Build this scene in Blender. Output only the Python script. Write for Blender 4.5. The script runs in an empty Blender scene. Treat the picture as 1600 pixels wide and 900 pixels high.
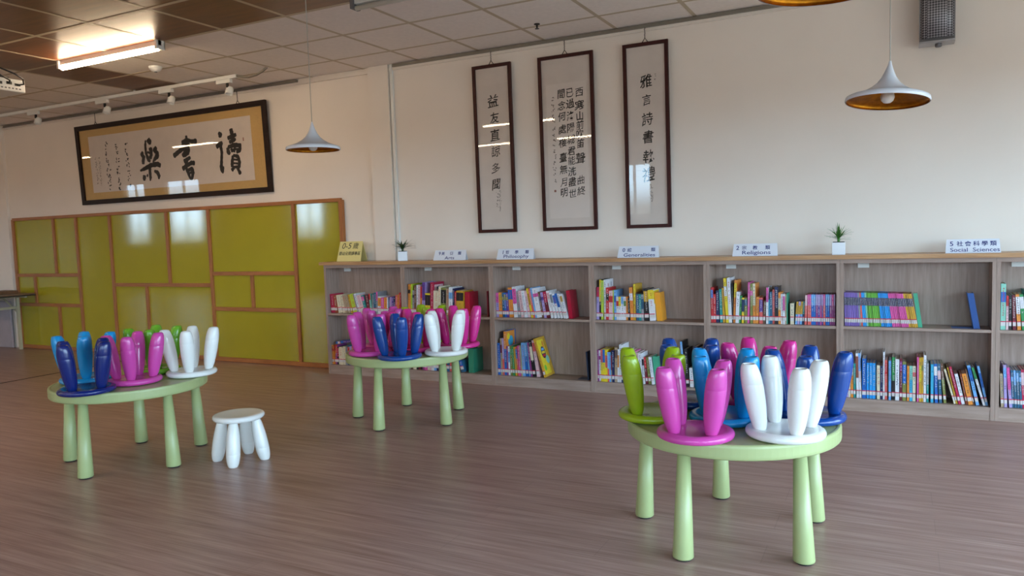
import bpy, bmesh, math, random
from mathutils import Vector, Matrix, Euler
random.seed(7)
scene = bpy.context.scene
COL = scene.collection
PI = math.pi

# ---------------------------------------------------------------- camera, world, light, exposure
cam_d = bpy.data.cameras.new('camera'); cam = bpy.data.objects.new('camera', cam_d); COL.objects.link(cam)
cam_d.sensor_width = 36.0; cam_d.lens = 36.0*1183.6/1600.0; cam_d.clip_start = 0.05; cam_d.clip_end = 200
def cam_axes(yaw, pitch, roll):
    cy, sy, cp, sp = math.cos(yaw), math.sin(yaw), math.cos(pitch), math.sin(pitch)
    f = Vector((-sy*cp, cy*cp, sp)); r = Vector((cy, sy, 0)); u = r.cross(f)
    return r*math.cos(roll)+u*math.sin(roll), u*math.cos(roll)-r*math.sin(roll), f
_r, _u, _f = cam_axes(0.4731, -0.0742, -0.0327)
M = Matrix(((_r.x,_u.x,-_f.x),(_r.y,_u.y,-_f.y),(_r.z,_u.z,-_f.z))).to_4x4()
M.translation = Vector((-0.1398, -5.759, 1.2795))
cam.matrix_world = M
scene.camera = cam
scene.view_settings.view_transform = 'Standard'
scene.view_settings.look = 'None'
scene.view_settings.gamma = 1.0
scene.view_settings.use_curve_mapping = False
scene.view_settings.exposure = 0.02
world = bpy.data.worlds.new('daylight'); scene.world = world
world.use_nodes = True
wb = world.node_tree.nodes['Background']
_wt = world.node_tree                            # overcast sky above the horizon, dull ground below it
_tc = _wt.nodes.new('ShaderNodeTexCoord'); _sp = _wt.nodes.new('ShaderNodeSeparateXYZ'); _rp = _wt.nodes.new('ShaderNodeValToRGB')
_wt.links.new(_tc.outputs['Generated'], _sp.inputs[0]); _wt.links.new(_sp.outputs['Z'], _rp.inputs['Fac']); _wt.links.new(_rp.outputs['Color'], wb.inputs[0])
_rp.color_ramp.elements[0].position = 0.0; _rp.color_ramp.elements[0].color = (0.11, 0.12, 0.11, 1)
_rp.color_ramp.elements[1].position = 0.03; _rp.color_ramp.elements[1].color = (0.54, 0.79, 1.0, 1)
wb.inputs[1].default_value = 18.5
XL, XR, YF, HC = -22.0, 3.2, -9.5, 2.822        # room: left, right, wall behind the camera, ceiling height
def portal(name, loc, rot, sx, sy):              # light portal lying in a real window opening
    l = bpy.data.lights.new(name, 'AREA'); l.shape = 'RECTANGLE'; l.size = sx; l.size_y = sy
    l.cycles.is_portal = True
    o = bpy.data.objects.new(name, l); o.location = loc; o.rotation_euler = rot; COL.objects.link(o)
WIN_R = [(-8.6,-7.0),(-6.6,-4.9),(-4.6,-2.9),(-2.6,-1.0)]      # openings in the right wall (y ranges)
WZ_R = (0.08, 2.35)
WIN_F = [(-20.9,-20.0),(-19.1,-17.7),(-14.3,-13.35),(-5.40,-4.65),(-2.6,-1.0),(0.2,1.8)]  # openings behind the camera
WZ_F = (1.25, 2.35)
for a, b in WIN_R: portal('window_portal', (XR+0.02, (a+b)/2, sum(WZ_R)/2), (0, PI/2, 0), WZ_R[1]-WZ_R[0], b-a)
for a, b in WIN_F: portal('window_portal', ((a+b)/2, YF-0.02, sum(WZ_F)/2), (PI/2, 0, 0), b-a, WZ_F[1]-WZ_F[0])
TUBE_W = 68.0                                     # emission of a lit fluorescent tube

# ---------------------------------------------------------------- helpers
def lin(c):
    if isinstance(c, str):
        c = c.lstrip('#'); c = [int(c[i:i+2],16)/255 for i in (0,2,4)]
    return tuple((v/12.92 if v <= 0.04045 else ((v+0.055)/1.055)**2.4) for v in c)+(1,)
def new_mat(name):
    m = bpy.data.materials.new(name); m.use_nodes = True
    nt = m.node_tree; return m, nt, nt.nodes['Principled BSDF']
def nd(nt, t, **kw):
    n = nt.nodes.new(t)
    for k, v in kw.items(): setattr(n, k, v)
    return n
def mat(name, col, rough=0.5, metal=0.0, coat=0.0, var=0.06, scale=8.0, bump=0.0, spec=0.5, sub=0.0):
    m, nt, b = new_mat(name); c = lin(col)
    tc = nd(nt,'ShaderNodeTexCoord'); nz = nd(nt,'ShaderNodeTexNoise'); nz.inputs['Scale'].default_value = scale; nz.inputs['Detail'].default_value = 3
    nt.links.new(tc.outputs['Object'], nz.inputs['Vector'])
    rp = nd(nt,'ShaderNodeValToRGB'); rp.color_ramp.elements[0].position = 0.3; rp.color_ramp.elements[1].position = 0.7
    rp.color_ramp.elements[0].color = tuple(v*(1-var) for v in c[:3])+(1,)
    rp.color_ramp.elements[1].color = tuple(min(1,v*(1+var)) for v in c[:3])+(1,)
    nt.links.new(nz.outputs['Fac'], rp.inputs['Fac']); nt.links.new(rp.outputs['Color'], b.inputs['Base Color'])
    b.inputs['Roughness'].default_value = rough; b.inputs['Metallic'].default_value = metal
    b.inputs['Coat Weight'].default_value = coat; b.inputs['Specular IOR Level'].default_value = spec
    if bump:
        bp = nd(nt,'ShaderNodeBump'); bp.inputs['Strength'].default_value = bump; bp.inputs['Distance'].default_value = 0.002
        nt.links.new(nz.outputs['Fac'], bp.inputs['Height']); nt.links.new(bp.outputs['Normal'], b.inputs['Normal'])
    return m
def grain(name, c1, c2, axis, rough=0.5, stretch=20.0, scale=3.0, spec=0.5, coat=0.0):
    """wood grain running along `axis` in object space"""
    m, nt, b = new_mat(name)
    tc = nd(nt,'ShaderNodeTexCoord'); mp = nd(nt,'ShaderNodeMapping')
    s = [stretch]*3; s['xyz'.index(axis)] = 1.0; mp.inputs['Scale'].default_value = s
    nt.links.new(tc.outputs['Object'], mp.inputs['Vector'])
    nz = nd(nt,'ShaderNodeTexNoise'); nz.inputs['Scale'].default_value = scale; nz.inputs['Detail'].default_value = 6; nz.inputs['Roughness'].default_value = 0.6
    nt.links.new(mp.outputs['Vector'], nz.inputs['Vector'])
    rp = nd(nt,'ShaderNodeValToRGB'); rp.color_ramp.elements[0].position = 0.32; rp.color_ramp.elements[1].position = 0.68
    rp.color_ramp.elements[0].color = lin(c1); rp.color_ramp.elements[1].color = lin(c2)
    nt.links.new(nz.outputs['Fac'], rp.inputs['Fac']); nt.links.new(rp.outputs['Color'], b.inputs['Base Color'])
    b.inputs['Roughness'].default_value = rough; b.inputs['Specular IOR Level'].default_value = spec; b.inputs['Coat Weight'].default_value = coat
    bp = nd(nt,'ShaderNodeBump'); bp.inputs['Strength'].default_value = 0.08; bp.inputs['Distance'].default_value = 0.001
    nt.links.new(nz.outputs['Fac'], bp.inputs['Height']); nt.links.new(bp.outputs['Normal'], b.inputs['Normal'])
    return m
def emit(name, col, s):
    m, nt, b = new_mat(name)
    b.inputs['Base Color'].default_value = (0.9,0.9,0.9,1)
    b.inputs['Emission Color'].default_value = col+(1,); b.inputs['Emission Strength'].default_value = s
    return m
def link(o, parent=None, kind=None):
    COL.objects.link(o)
    if parent is not None: o.parent = parent
    if kind: o['kind'] = kind
    return o
def obj(name, bm, m, parent=None, kind=None, smooth=False, label=None):
    me = bpy.data.meshes.new(name)
    if isinstance(bm, bmesh.types.BMesh):
        bmesh.ops.recalc_face_normals(bm, faces=bm.faces[:]); bm.to_mesh(me); bm.free()
    else: me = bm
    for mm in (m if isinstance(m, (list,tuple)) else [m]): me.materials.append(mm)
    if smooth:
        for p in me.polygons: p.use_smooth = True
    o = link(bpy.data.objects.new(name, me), parent, kind)
    if label: o['label'] = label
    return o
def tag(o, label, cat, group=None):
    o['label'] = label; o['category'] = cat
    if group: o['group'] = group
    return o
def thing(name, label, cat, loc=(0,0,0), rot=(0,0,0), group=None):
    o = bpy.data.objects.new(name, None); o.empty_display_size = 0.05; COL.objects.link(o)
    o.location = loc; o.rotation_euler = rot
    return tag(o, label, cat, group)
def box(bm, x0, x1, y0, y1, z0, z1, mi=0, bevel=0.0):
    v = [bm.verts.new((x,y,z)) for x in (x0,x1) for y in (y0,y1) for z in (z0,z1)]
    fs = [bm.faces.new([v[i] for i in q]) for q in ((0,1,3,2),(4,6,7,5),(0,4,5,1),(2,3,7,6),(0,2,6,4),(1,5,7,3))]
    for f in fs: f.material_index = mi
    if bevel:
        es = list({e for f in fs for e in f.edges})
        bmesh.ops.bevel(bm, geom=es, offset=bevel, segments=2, affect='EDGES', profile=0.5)
    return fs
def B(*a, **k):
    bm = bmesh.new(); box(bm, *a, **k); return bm
def lathe(bm, prof, n=32, cx=0, cy=0, mi=0, cap=True):
    """prof: list of (r, z); revolve about the z axis"""
    rings = []
    for r, z in prof:
        rings.append([bm.verts.new((cx+r*math.cos(2*PI*k/n), cy+r*math.sin(2*PI*k/n), z)) for k in range(n)] if r > 1e-6 else [bm.verts.new((cx,cy,z))])
    for a, b in zip(rings, rings[1:]):
        for k in range(n):
            if len(a) == 1 and len(b) == 1: continue
            if len(a) == 1: f = bm.faces.new((a[0], b[k], b[(k+1)%n]))
            elif len(b) == 1: f = bm.faces.new((a[k], a[(k+1)%n], b[0]))
            else: f = bm.faces.new((a[k], a[(k+1)%n], b[(k+1)%n], b[k]))
            f.material_index = mi
    if cap:
        for rg in (rings[0], rings[-1]):
            if len(rg) > 2: bm.faces.new(rg).material_index = mi
    return rings
def tube(bm, pts, r, n=8, mi=0):
    pts = [Vector(p) for p in pts]; rings = []
    for i, p in enumerate(pts):
        d = (pts[min(i+1,len(pts)-1)]-pts[max(i-1,0)]).normalized()
        a = d.cross(Vector((0,0,1)) if abs(d.z) < 0.9 else Vector((1,0,0))).normalized(); b = d.cross(a)
        rr = r[i] if isinstance(r, (list,tuple)) else r
        rings.append([bm.verts.new(p+a*rr*math.cos(2*PI*k/n)+b*rr*math.sin(2*PI*k/n)) for k in range(n)])
    for a, b in zip(rings, rings[1:]):
        for k in range(n): bm.faces.new((a[k],a[(k+1)%n],b[(k+1)%n],b[k])).material_index = mi
    bm.faces.new(rings[0]).material_index = mi; bm.faces.new(rings[-1]).material_index = mi
def arc(p0, p1, sag, n=10):
    p0, p1 = Vector(p0), Vector(p1)
    return [p0.lerp(p1, t/n)-Vector((0,0,sag*4*(t/n)*(1-t/n))) for t in range(n+1)]

# ---------------------------------------------------------------- materials
M_wall = mat('wall_paint', '#efe5da', 0.75, var=0.02, scale=2.0, bump=0.15)
M_ceil = mat('ceiling_tile_white', '#f2eae2', 0.85, var=0.03, scale=30, bump=0.2)
M_grid = mat('ceiling_grid_metal', '#c2b298', 0.5, var=0.03)
M_brown = grain('ceiling_tile_brown', '#5c3012', '#76421c', 'x', 0.35, 10, 2.5)
M_rail = mat('grey_metal_rail', '#8a8378', 0.4, metal=0.3)
M_shelf = grain('pale_wood_laminate', '#927a6d', '#ab9386', 'z', 0.45, 14, 4.0)
M_shelf_h = grain('pale_wood_laminate_level', '#927a6d', '#ab9386', 'x', 0.45, 14, 4.0)
M_top = grain('oak_counter_edge', '#a5754a', '#c69a6c', 'x', 0.4, 18, 3.0)
M_green = mat('lime_gloss_panel', '#aba12a', 0.06, var=0.03, scale=3.0, spec=0.6)
M_slat = grain('orange_oak_batten', '#96592a', '#b5743c', 'z', 0.45, 14, 5.0)
M_slat_h = grain('orange_oak_batten_level', '#96592a', '#b5743c', 'x', 0.45, 14, 5.0)
M_frame_dk = grain('black_brown_frame', '#1e110c', '#2e1b14', 'x', 0.5, 14, 4.0, spec=0.25)
M_frame_rd = grain('dark_red_frame', '#2e0c0a', '#451512', 'z', 0.45, 14, 4.0, spec=0.3)
M_silk = mat('tan_silk_mount', '#c9a566', 0.6, var=0.05, scale=60)
M_paper = mat('rice_paper', '#d8cdc4', 0.7, var=0.03, scale=12)
M_paper2 = mat('rice_paper_bright', '#e0d6ce', 0.7, var=0.02, scale=12)
M_ink = mat('black_ink', '#100d0c', 0.6, var=0.2, scale=80)
M_inkf = mat('faded_ink', '#6a5f58', 0.7, var=0.2, scale=80)
M_seal = mat('red_seal_ink', '#9a6a5c', 0.7)
M_white = mat('white_plastic', '#eeeeea', 0.22, var=0.01, coat=0.1)
M_whitem = mat('white_painted_metal', '#e6e6e2', 0.4, var=0.02)
M_black = mat('black_plastic', '#141416', 0.4)
M_tablegreen = mat('pale_green_plastic', '#abb67f', 0.35, var=0.02)
M_gold = mat('hammered_gold', '#b5761a', 0.28, metal=0.9, var=0.25, scale=40, bump=0.6)
M_bulb = mat('frosted_bulb', '#e8e4dc', 0.3)
M_tube_on = emit('lit_fluorescent_tube', (1.0, 0.76, 0.50), TUBE_W)
M_tube_off = mat('unlit_fluorescent_tube', '#d5dcd8', 0.3)
M_speaker = mat('grey_speaker_case', '#6e6d70', 0.45)
M_foot = mat('black_rubber', '#1b1a18', 0.7)
M_leaf = mat('plant_leaf_green', '#3f7a2c', 0.45, var=0.3, scale=30)
M_leafd = mat('dark_plant_leaf', '#2c4a1e', 0.5, var=0.3, scale=30)
M_soil = mat('dark_soil', '#241a12', 0.9, var=0.4, scale=120)
M_pot = mat('white_ceramic', '#e9ecf2', 0.25, var=0.01)
M_sign = mat('white_acrylic_sign', '#e6eaf4', 0.25, var=0.01)
M_signy = mat('yellow_paper_sign', '#e3d58c', 0.5, var=0.02)
M_navytxt = mat('navy_lettering', '#1c2a78', 0.5)
M_blacktxt = mat('black_lettering', '#1a1712', 0.5)
M_page = mat('book_paper', '#d8cfc0', 0.8, var=0.08, scale=200)
M_lab = mat('white_spine_sticker', '#d2cac8', 0.5, var=0.03)
M_labr = mat('red_sticker_stripe', '#c8304a', 0.5)
M_cord = mat('grey_cord', '#b8b4aa', 0.5)
def glass():
    m, nt, b = new_mat('picture_glass'); out = nt.nodes['Material Output']
    nt.nodes.remove(b)
    tr = nd(nt,'ShaderNodeBsdfTransparent'); gl = nd(nt,'ShaderNodeBsdfGlossy'); gl.inputs['Roughness'].default_value = 0.02
    fr = nd(nt,'ShaderNodeFresnel'); fr.inputs['IOR'].default_value = 1.55
    mx = nd(nt,'ShaderNodeMixShader'); ge = nd(nt,'ShaderNodeNewGeometry'); mu = nd(nt,'ShaderNodeMath', operation='MULTIPLY'); iv = nd(nt,'ShaderNodeMath', operation='SUBTRACT'); iv.inputs[0].default_value = 1.0
    nt.links.new(ge.outputs['Backfacing'], iv.inputs[1]); nt.links.new(fr.outputs[0], mu.inputs[0]); nt.links.new(iv.outputs[0], mu.inputs[1]); nt.links.new(mu.outputs[0], mx.inputs[0]); nt.links.new(tr.outputs[0], mx.inputs[1]); nt.links.new(gl.outputs[0], mx.inputs[2])
    nt.links.new(mx.outputs[0], out.inputs['Surface']); return m
M_glass = glass()
def floor_mat():
    m, nt, b = new_mat('vinyl_wood_floor')
    tc = nd(nt,'ShaderNodeTexCoord'); mp = nd(nt,'ShaderNodeMapping'); mp.inputs['Scale'].default_value = (1.0, 16.0, 1.0)
    nt.links.new(tc.outputs['Object'], mp.inputs['Vector'])
    nz = nd(nt,'ShaderNodeTexNoise'); nz.inputs['Scale'].default_value = 1.6; nz.inputs['Detail'].default_value = 6; nz.inputs['Roughness'].default_value = 0.62
    nt.links.new(mp.outputs['Vector'], nz.inputs['Vector'])
    mp2 = nd(nt,'ShaderNodeMapping'); mp2.inputs['Scale'].default_value = (1.0, 60.0, 1.0); nt.links.new(tc.outputs['Object'], mp2.inputs['Vector'])
    n2 = nd(nt,'ShaderNodeTexNoise'); n2.inputs['Scale'].default_value = 2.2; n2.inputs['Detail'].default_value = 4; nt.links.new(mp2.outputs['Vector'], n2.inputs['Vector'])
    mx = nd(nt,'ShaderNodeMath', operation='MULTIPLY_ADD'); mx.inputs[1].default_value = 0.45; nt.links.new(n2.outputs['Fac'], mx.inputs[0])
    m2 = nd(nt,'ShaderNodeMath', operation='MULTIPLY'); m2.inputs[1].default_value = 0.55; nt.links.new(nz.outputs['Fac'], m2.inputs[0]); nt.links.new(m2.outputs[0], mx.inputs[2])
    br = nd(nt,'ShaderNodeTexBrick'); br.inputs['Scale'].default_value = 1.0; br.inputs['Brick Width'].default_value = 1.2; br.inputs['Row Height'].default_value = 0.18
    br.inputs['Mortar Size'].default_value = 0.0015; br.inputs['Color1'].default_value = (0.93,0.93,0.93,1); br.inputs['Color2'].default_value = (1,1,1,1); br.inputs['Mortar'].default_value = (0.8,0.8,0.8,1)
    nt.links.new(tc.outputs['Object'], br.inputs['Vector'])
    rp = nd(nt,'ShaderNodeValToRGB'); rp.color_ramp.elements[0].position = 0.36; rp.color_ramp.elements[1].position = 0.64
    rp.color_ramp.elements[0].color = lin('#8e6a5e'); rp.color_ramp.elements[1].color = lin('#ba9b91')
    nt.links.new(mx.outputs[0], rp.inputs['Fac'])
    mm = nd(nt,'ShaderNodeMix', data_type='RGBA', blend_type='MULTIPLY'); mm.inputs[0].default_value = 1.0
    nt.links.new(rp.outputs['Color'], mm.inputs[6]); nt.links.new(br.outputs['Color'], mm.inputs[7]); nt.links.new(mm.outputs[2], b.inputs['Base Color'])
    b.inputs['Roughness'].default_value = 0.34; b.inputs['Specular IOR Level'].default_value = 0.5
    bp = nd(nt,'ShaderNodeBump'); bp.inputs['Strength'].default_value = 0.05; bp.inputs['Distance'].default_value = 0.001
    nt.links.new(mx.outputs[0], bp.inputs['Height']); nt.links.new(bp.outputs['Normal'], b.inputs['Normal'])
    return m
M_floor = floor_mat()

# ---------------------------------------------------------------- the room
obj('floor', B(XL-.2, XR+.2, YF-.2, .2, -.05, 0), M_floor, kind='structure')
obj('wall_back', B(XL-.2, XR+.2, 0, .2, 0, HC+.1), M_wall, kind='structure')
obj('wall_left', B(XL-.2, XL, YF, 0, 0, HC+.1), M_wall, kind='structure')
def pierced(bm, axis, c0, c1, lo, hi, wins, z0, z1, top):
    """a wall slab with rectangular openings"""
    def bx(a, b, zz0, zz1):
        if axis == 'x': box(bm, a, b, c0, c1, zz0, zz1)
        else: box(bm, c0, c1, a, b, zz0, zz1)
    bx(lo, hi, 0, z0); bx(lo, hi, z1, top); e = lo
    for a, b in wins: bx(e, a, z0, z1); e = b
    bx(e, hi, z0, z1)
bm = bmesh.new(); pierced(bm, 'y', XR, XR+.15, YF, 0, WIN_R, WZ_R[0], WZ_R[1], HC+.1); obj('wall_right', bm, M_wall, kind='structure')
bm = bmesh.new(); pierced(bm, 'x', YF-.15, YF, XL, XR, WIN_F, WZ_F[0], WZ_F[1], HC+.1); obj('wall_front', bm, M_wall, kind='structure')
wn = 0
def window(axis, a, b, z0, z1, c):
    global wn; wn += 1; r = bmesh.new(); w = .045
    def bx(bmm, p0, p1, q0, q1, d0=-.03, d1=.03):
        if axis == 'x': box(bmm, p0, p1, c+d0, c+d1, q0, q1)
        else: box(bmm, c+d0, c+d1, p0, p1, q0, q1)
    bx(r,a,b,z0,z0+w); bx(r,a,b,z1-w,z1); bx(r,a,a+w,z0+w,z1-w); bx(r,b-w,b,z0+w,z1-w); m_=(a+b)/2; bx(r,m_-w/2,m_+w/2,z0+w,z1-w)
    o = obj('window_%d'%wn, r, M_whitem, kind='structure')
    for p0, p1 in ((a+w,m_-w/2),(m_+w/2,b-w)):
        g = bmesh.new(); bx(g, p0, p1, z0+w, z1-w, -.003, .003); obj('window_pane', g, M_glass, o)
for a, b in WIN_R: window('y', a, b, WZ_R[0], WZ_R[1], XR+.09)
for a, b in WIN_F: window('x', a, b, WZ_F[0], WZ_F[1], YF-.09)
# shallow pilasters on the wall, the white conduit and the picture rails
obj('trim_1', B(-4.487,-4.262,-.035,0,0,HC), M_wall, kind='structure')
obj('trim_2', B(-10.75,-10.25,-.035,0,0,HC), M_wall, kind='structure')
tag(obj('cable_conduit', B(-4.25,-4.222,-.022,0,1.05,HC), M_whitem), 'thin white cable conduit running down the wall behind the small potted plant', 'conduit')
for a, b, s in ((-4.21,XR,'above the three tall scrolls'),(-10.2,-5.35,'above the wide calligraphy')):
    bm = bmesh.new(); box(bm,a,b,-.028,0,HC-.03,HC-.004); box(bm,a,b,-.034,-.028,HC-.03,HC-.022)
    tag(obj('picture_rail', bm, M_rail), 'grey metal hanging rail at the top of the wall '+s, 'rail')
obj('trim_3', B(XL,XR,-.016,0,HC-.052,HC-.03), M_wall, kind='structure')
obj('trim_4', B(-7.748,-7.732,-2.3,-.05,0,.0025), mat('floor_seam_strip','#2c1c12',.6), kind='structure')

# ceiling: hung tiles in a metal grid
S, AX, AY = 0.61377, -3.943, -0.4225
ceil = obj('ceiling', B(XL-.2, XR+.2, YF-.2, .2, HC+.03, HC+.1), M_ceil, kind='structure')
def brown(k, j):        # cell k..k+1 in x, row j (0 = strip at the wall, 1 = first full row)
    return (j >= 3 and k >= -5) or (k == -5 and j in (1, 2))
def tile_bm(x0, x1, y0, y1): return B(x0+.012, x1-.012, y0+.012, y1-.012, HC+.001, HC+.018)
rest_w, rest_b = bmesh.new(), bmesh.new()
proto = {}
k0, k1 = int((XL-AX)/S)-1, int((XR-AX)/S)+1
jmax = int((-YF+AY)/S)+1
for k in range(k0, k1+1):
    for j in range(0, jmax+2):
        x0, x1 = AX+k*S, AX+(k+1)*S
        y1 = AY-(j-1)*S if j else 0.0; y0 = AY-j*S
        x0, x1, y0 = max(x0,XL), min(x1,XR), max(y0,YF)
        if x1-x0 < .05 or y1-y0 < .05: continue
        br = brown(k, j)
        if -13 <= k <= 5 and j <= 5:
            me = proto.get((br, j == 0))
            if me is None:
                w = x1-x0; h = y1-y0
                o = obj('ceiling_tile', B(.012,w-.012,-h+.012,-.012,HC+.001,HC+.018), M_brown if br else M_ceil, ceil); proto[(br, j==0)] = o.data
            else: o = link(bpy.data.objects.new('ceiling_tile', me), ceil)
            o.location = (x0, y1, 0)
        else: box(rest_b if br else rest_w, x0+.012, x1-.012, y0+.012, y1-.012, HC+.001, HC+.018)
obj('ceiling_tile', rest_w, M_ceil, ceil, kind='stuff'); obj('ceiling_tile', rest_b, M_brown, ceil, kind='stuff')
for k in range(k0, k1+2):
    x = AX+k*S
    if XL < x < XR: obj('grid_bar', B(x-.015,x+.015,YF,0,HC,HC+.012), M_grid, ceil)
for j in range(0, jmax+1):
    y = AY-j*S
    if YF < y < 0: obj('grid_bar', B(XL,XR,y-.015,y+.015,HC-.0005,HC+.0115), M_grid, ceil)

# ---------------------------------------------------------------- ceiling fixtures
def fixture(x0, x1, y, lit, label, group=None):
    t = thing('fluorescent_light', label, 'light', (x0, y, HC), group=group); L = x1-x0
    bm = bmesh.new(); box(bm, 0, L, -.014, .014, -.036, 0); box(bm, 0, L, .04, .046, -.058, 0)
    obj('housing', bm, M_whitem, t)
    for a, b in ((0,.025),(L-.025,L)): obj('end_cap', B(a,b,-.030,.047,-.066,-.0), M_whitem if lit else M_speaker, t)
    bm = bmesh.new(); tube(bm, [(.026,0,-.060),(L-.026,0,-.060)], .0165, 12)
    obj('tube', bm, M_tube_on if lit else M_tube_off, t, smooth=True)
K = lambda k: AX+k*S
fixture(K(-4), K(-2), AY-2*S-.045, True, 'lit fluorescent tube light above the wide calligraphy frame')
fixture(K(1)+.01, K(3), AY-2*S-.045, False, 'unlit fluorescent tube light cut off by the top edge of the photo')
g = 'lit fluorescent lights behind the camera, seen only as reflections'
for kx, ky in ((-3,-6.6),(-8,-6.6),(-14,-6.6),(-3,-11.2),(-6,-11.2),(-10,-11.2),(-20,-6.6)):
    fixture(K(kx), K(kx+2), AY+ky*S-.045, True, 'lit fluorescent tube light behind the camera', g)
t = thing('smoke_detector', 'small white smoke detector on the ceiling beside the lit tube light', 'detector', (-5.945,-1.13,HC))
bm = bmesh.new(); lathe(bm, [(0,-.045),(.03,-.043),(.045,-.03),(.055,-.014),(.055,0)], 20); obj('detector_body', bm, M_whitem, t, smooth=True)
bm = bmesh.new(); lathe(bm, [(0,-.052),(.012,-.05),(.014,-.043)], 12); obj('sensor_cap', bm, M_speaker, t)
t = thing('sprinkler_head', 'tiny dark sprinkler head on the white ceiling near the scrolls', 'sprinkler', (-2.557,-.487,HC))
bm = bmesh.new(); lathe(bm, [(.022,0),(.022,-.006),(.008,-.01),(.006,-.03),(.016,-.034),(.016,-.037),(0,-.037)], 14); obj('nozzle', bm, M_black, t)
# spotlight track
tr = thing('track_light', 'white ceiling track with four small spotlights in front of the wide calligraphy', 'light', (-11.2,-.56,2.775))
obj('track_rail', B(0,5.63,-.018,.018,0,.03), M_whitem, tr)
for x in (1.6, 4.2): obj('rail_hanger', B(x,x+.02,-.006,.006,.03,HC-2.775), M_whitem, tr)
for x in (-8.68,-7.50,-6.53,-5.74):
    x += 11.2
    a = obj('track_adapter', B(x-.09,x+.09,-.018,.018,-.035,0,bevel=.004), M_whitem, tr)
    bm = bmesh.new(); box(bm, x+.03, x+.05, -.008, .008, -.075, -.035)
    obj('spot_arm', bm, M_black, tr)
    bm = bmesh.new(); lathe(bm, [(0,.075),(.028,.07),(.034,.055),(.036,0),(.032,0),(.028,.02),(0,.03)], 20)
    bmesh.ops.rotate(bm, verts=bm.verts, cent=(0,0,0), matrix=Matrix.Rotation(math.radians(-18),3,'X'))
    bmesh.ops.translate(bm, verts=bm.verts, vec=(x+.04,.01,-.135))
    obj('spot_head', bm, M_whitem, tr, smooth=True)
bm = bmesh.new(); tube(bm, [(5.63,0,.015),(5.70,0,.0),(5.78,0,-.012),(5.87,.0,-.004),(5.95,0,.02),(6.0,0,HC-2.775)], .011, 8); obj('power_cable', bm, M_rail, tr, smooth=True)
# pendant lamps
def pendant(x, y, zr, label, tilt=0.0, tdir=0.0):
    t = thing('pendant_lamp', label, 'lamp', (x, y, HC), group='flared white pendant lamps')
    z = zr-HC; R0 = .162
    pr = [(R0,0),(R0+.003,.005),(R0,.018),(R0-.010,.023),(.124,.032),(.094,.044),(.066,.061),(.044,.081),(.030,.102),(.020,.124),(.013,.142),(.008,.156),(.0045,.172)]
    inner = [(r-.004 if r > .02 else r*.6, zz-(.003 if i else 0)) for i, (r, zz) in enumerate(pr)]
    bm = bmesh.new(); lathe(bm, pr, 48, cap=False); rot = Matrix.Rotation(tilt,3,Vector((math.cos(tdir),math.sin(tdir),0)))
    def fin(bm):
        bmesh.ops.translate(bm, verts=bm.verts, vec=(0,0,-.17)); bmesh.ops.rotate(bm, verts=bm.verts, cent=(0,0,0), matrix=rot); bmesh.ops.translate(bm, verts=bm.verts, vec=(0,0,z+.17)); return bm
    obj('lamp_shade', fin(bm), M_pot, t, smooth=True)
    bm = bmesh.new(); lathe(bm, inner[:-2], 48, cap=False); 
    obj('shade_lining', fin(bm), M_gold, t, smooth=True)
    bm = bmesh.new(); lathe(bm, [(0,-.006),(.014,-.003),(.024,.006),(.028,.020),(.024,.037),(.015,.052),(.012,.07),(0,.07)], 24); obj('bulb', fin(bm), M_bulb, t, smooth=True)
    bm = bmesh.new(); tube(bm, [(0,0,z+.165),(0,0,0)], .0028, 6); obj('cord', bm, M_cord, t)
    bm = bmesh.new(); lathe(bm, [(0,-.03),(.035,-.028),(.05,-.012),(.05,0)], 24); obj('ceiling_rose', bm, M_whitem, t, smooth=True)
pendant(-.175,-2.126,1.772,'white flared pendant lamp with gold inside, hanging left below the wall speaker',.11,2.5)
pendant(-3.366,-2.09,1.822,'white flared pendant lamp hanging between the wide calligraphy and the three scrolls',0)
pendant(-.29,-3.80,1.826,'pendant lamp of which only the gold underside shows at the top edge',0)
# wall speaker
t = thing('wall_speaker', 'grey mesh-fronted speaker high on the wall above the right pendant lamp', 'speaker', (.071,0,2.40))
bm = bmesh.new(); vs=[]
for z in (0.0,.36):
    vs.append([bm.verts.new(p) for p in ((-.10,-.14,z),(.10,-.14,z),(.075,-.03,z),(-.075,-.03,z))])
for k in range(4): bm.faces.new((vs[0][k],vs[0][(k+1)%4],vs[1][(k+1)%4],vs[1][k]))
bm.faces.new(vs[0]); bm.faces.new(vs[1]); obj('speaker_case', bm, M_speaker, t)
def mesh_mat():
    m, nt, b = new_mat('speaker_mesh'); tc = nd(nt,'ShaderNodeTexCoord'); mp = nd(nt,'ShaderNodeMapping'); mp.inputs['Scale'].default_value=(90,90,90); mp.inputs['Rotation'].default_value=(0,PI/4,0)
    nt.links.new(tc.outputs['Object'], mp.inputs['Vector']); ck = nd(nt,'ShaderNodeTexChecker'); ck.inputs['Scale'].default_value=1.0
    ck.inputs['Color1'].default_value = lin('#a3a2a6'); ck.inputs['Color2'].default_value = lin('#4a494d'); nt.links.new(mp.outputs['Vector'], ck.inputs['Vector']); nt.links.new(ck.outputs['Color'], b.inputs['Base Color'])
    b.inputs['Roughness'].default_value=.45; b.inputs['Metallic'].default_value=.4; return m
bm = bmesh.new(); n=8
for i in range(n):
    xa=-.092+.184*i/n; xb=-.092+.184*(i+1)/n; f=lambda x:-.142-.022*(1-(x/.092)**2)
    q=[(xa,f(xa),.018),(xb,f(xb),.018),(xb,f(xb),.345),(xa,f(xa),.345)]
    bm.faces.new([bm.verts.new(v) for v in q])
bmesh.ops.remove_doubles(bm, verts=bm.verts, dist=1e-4); bmesh.ops.solidify(bm, geom=bm.faces[:], thickness=.003)
obj('speaker_grille', bm, mesh_mat(), t, smooth=True)
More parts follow.
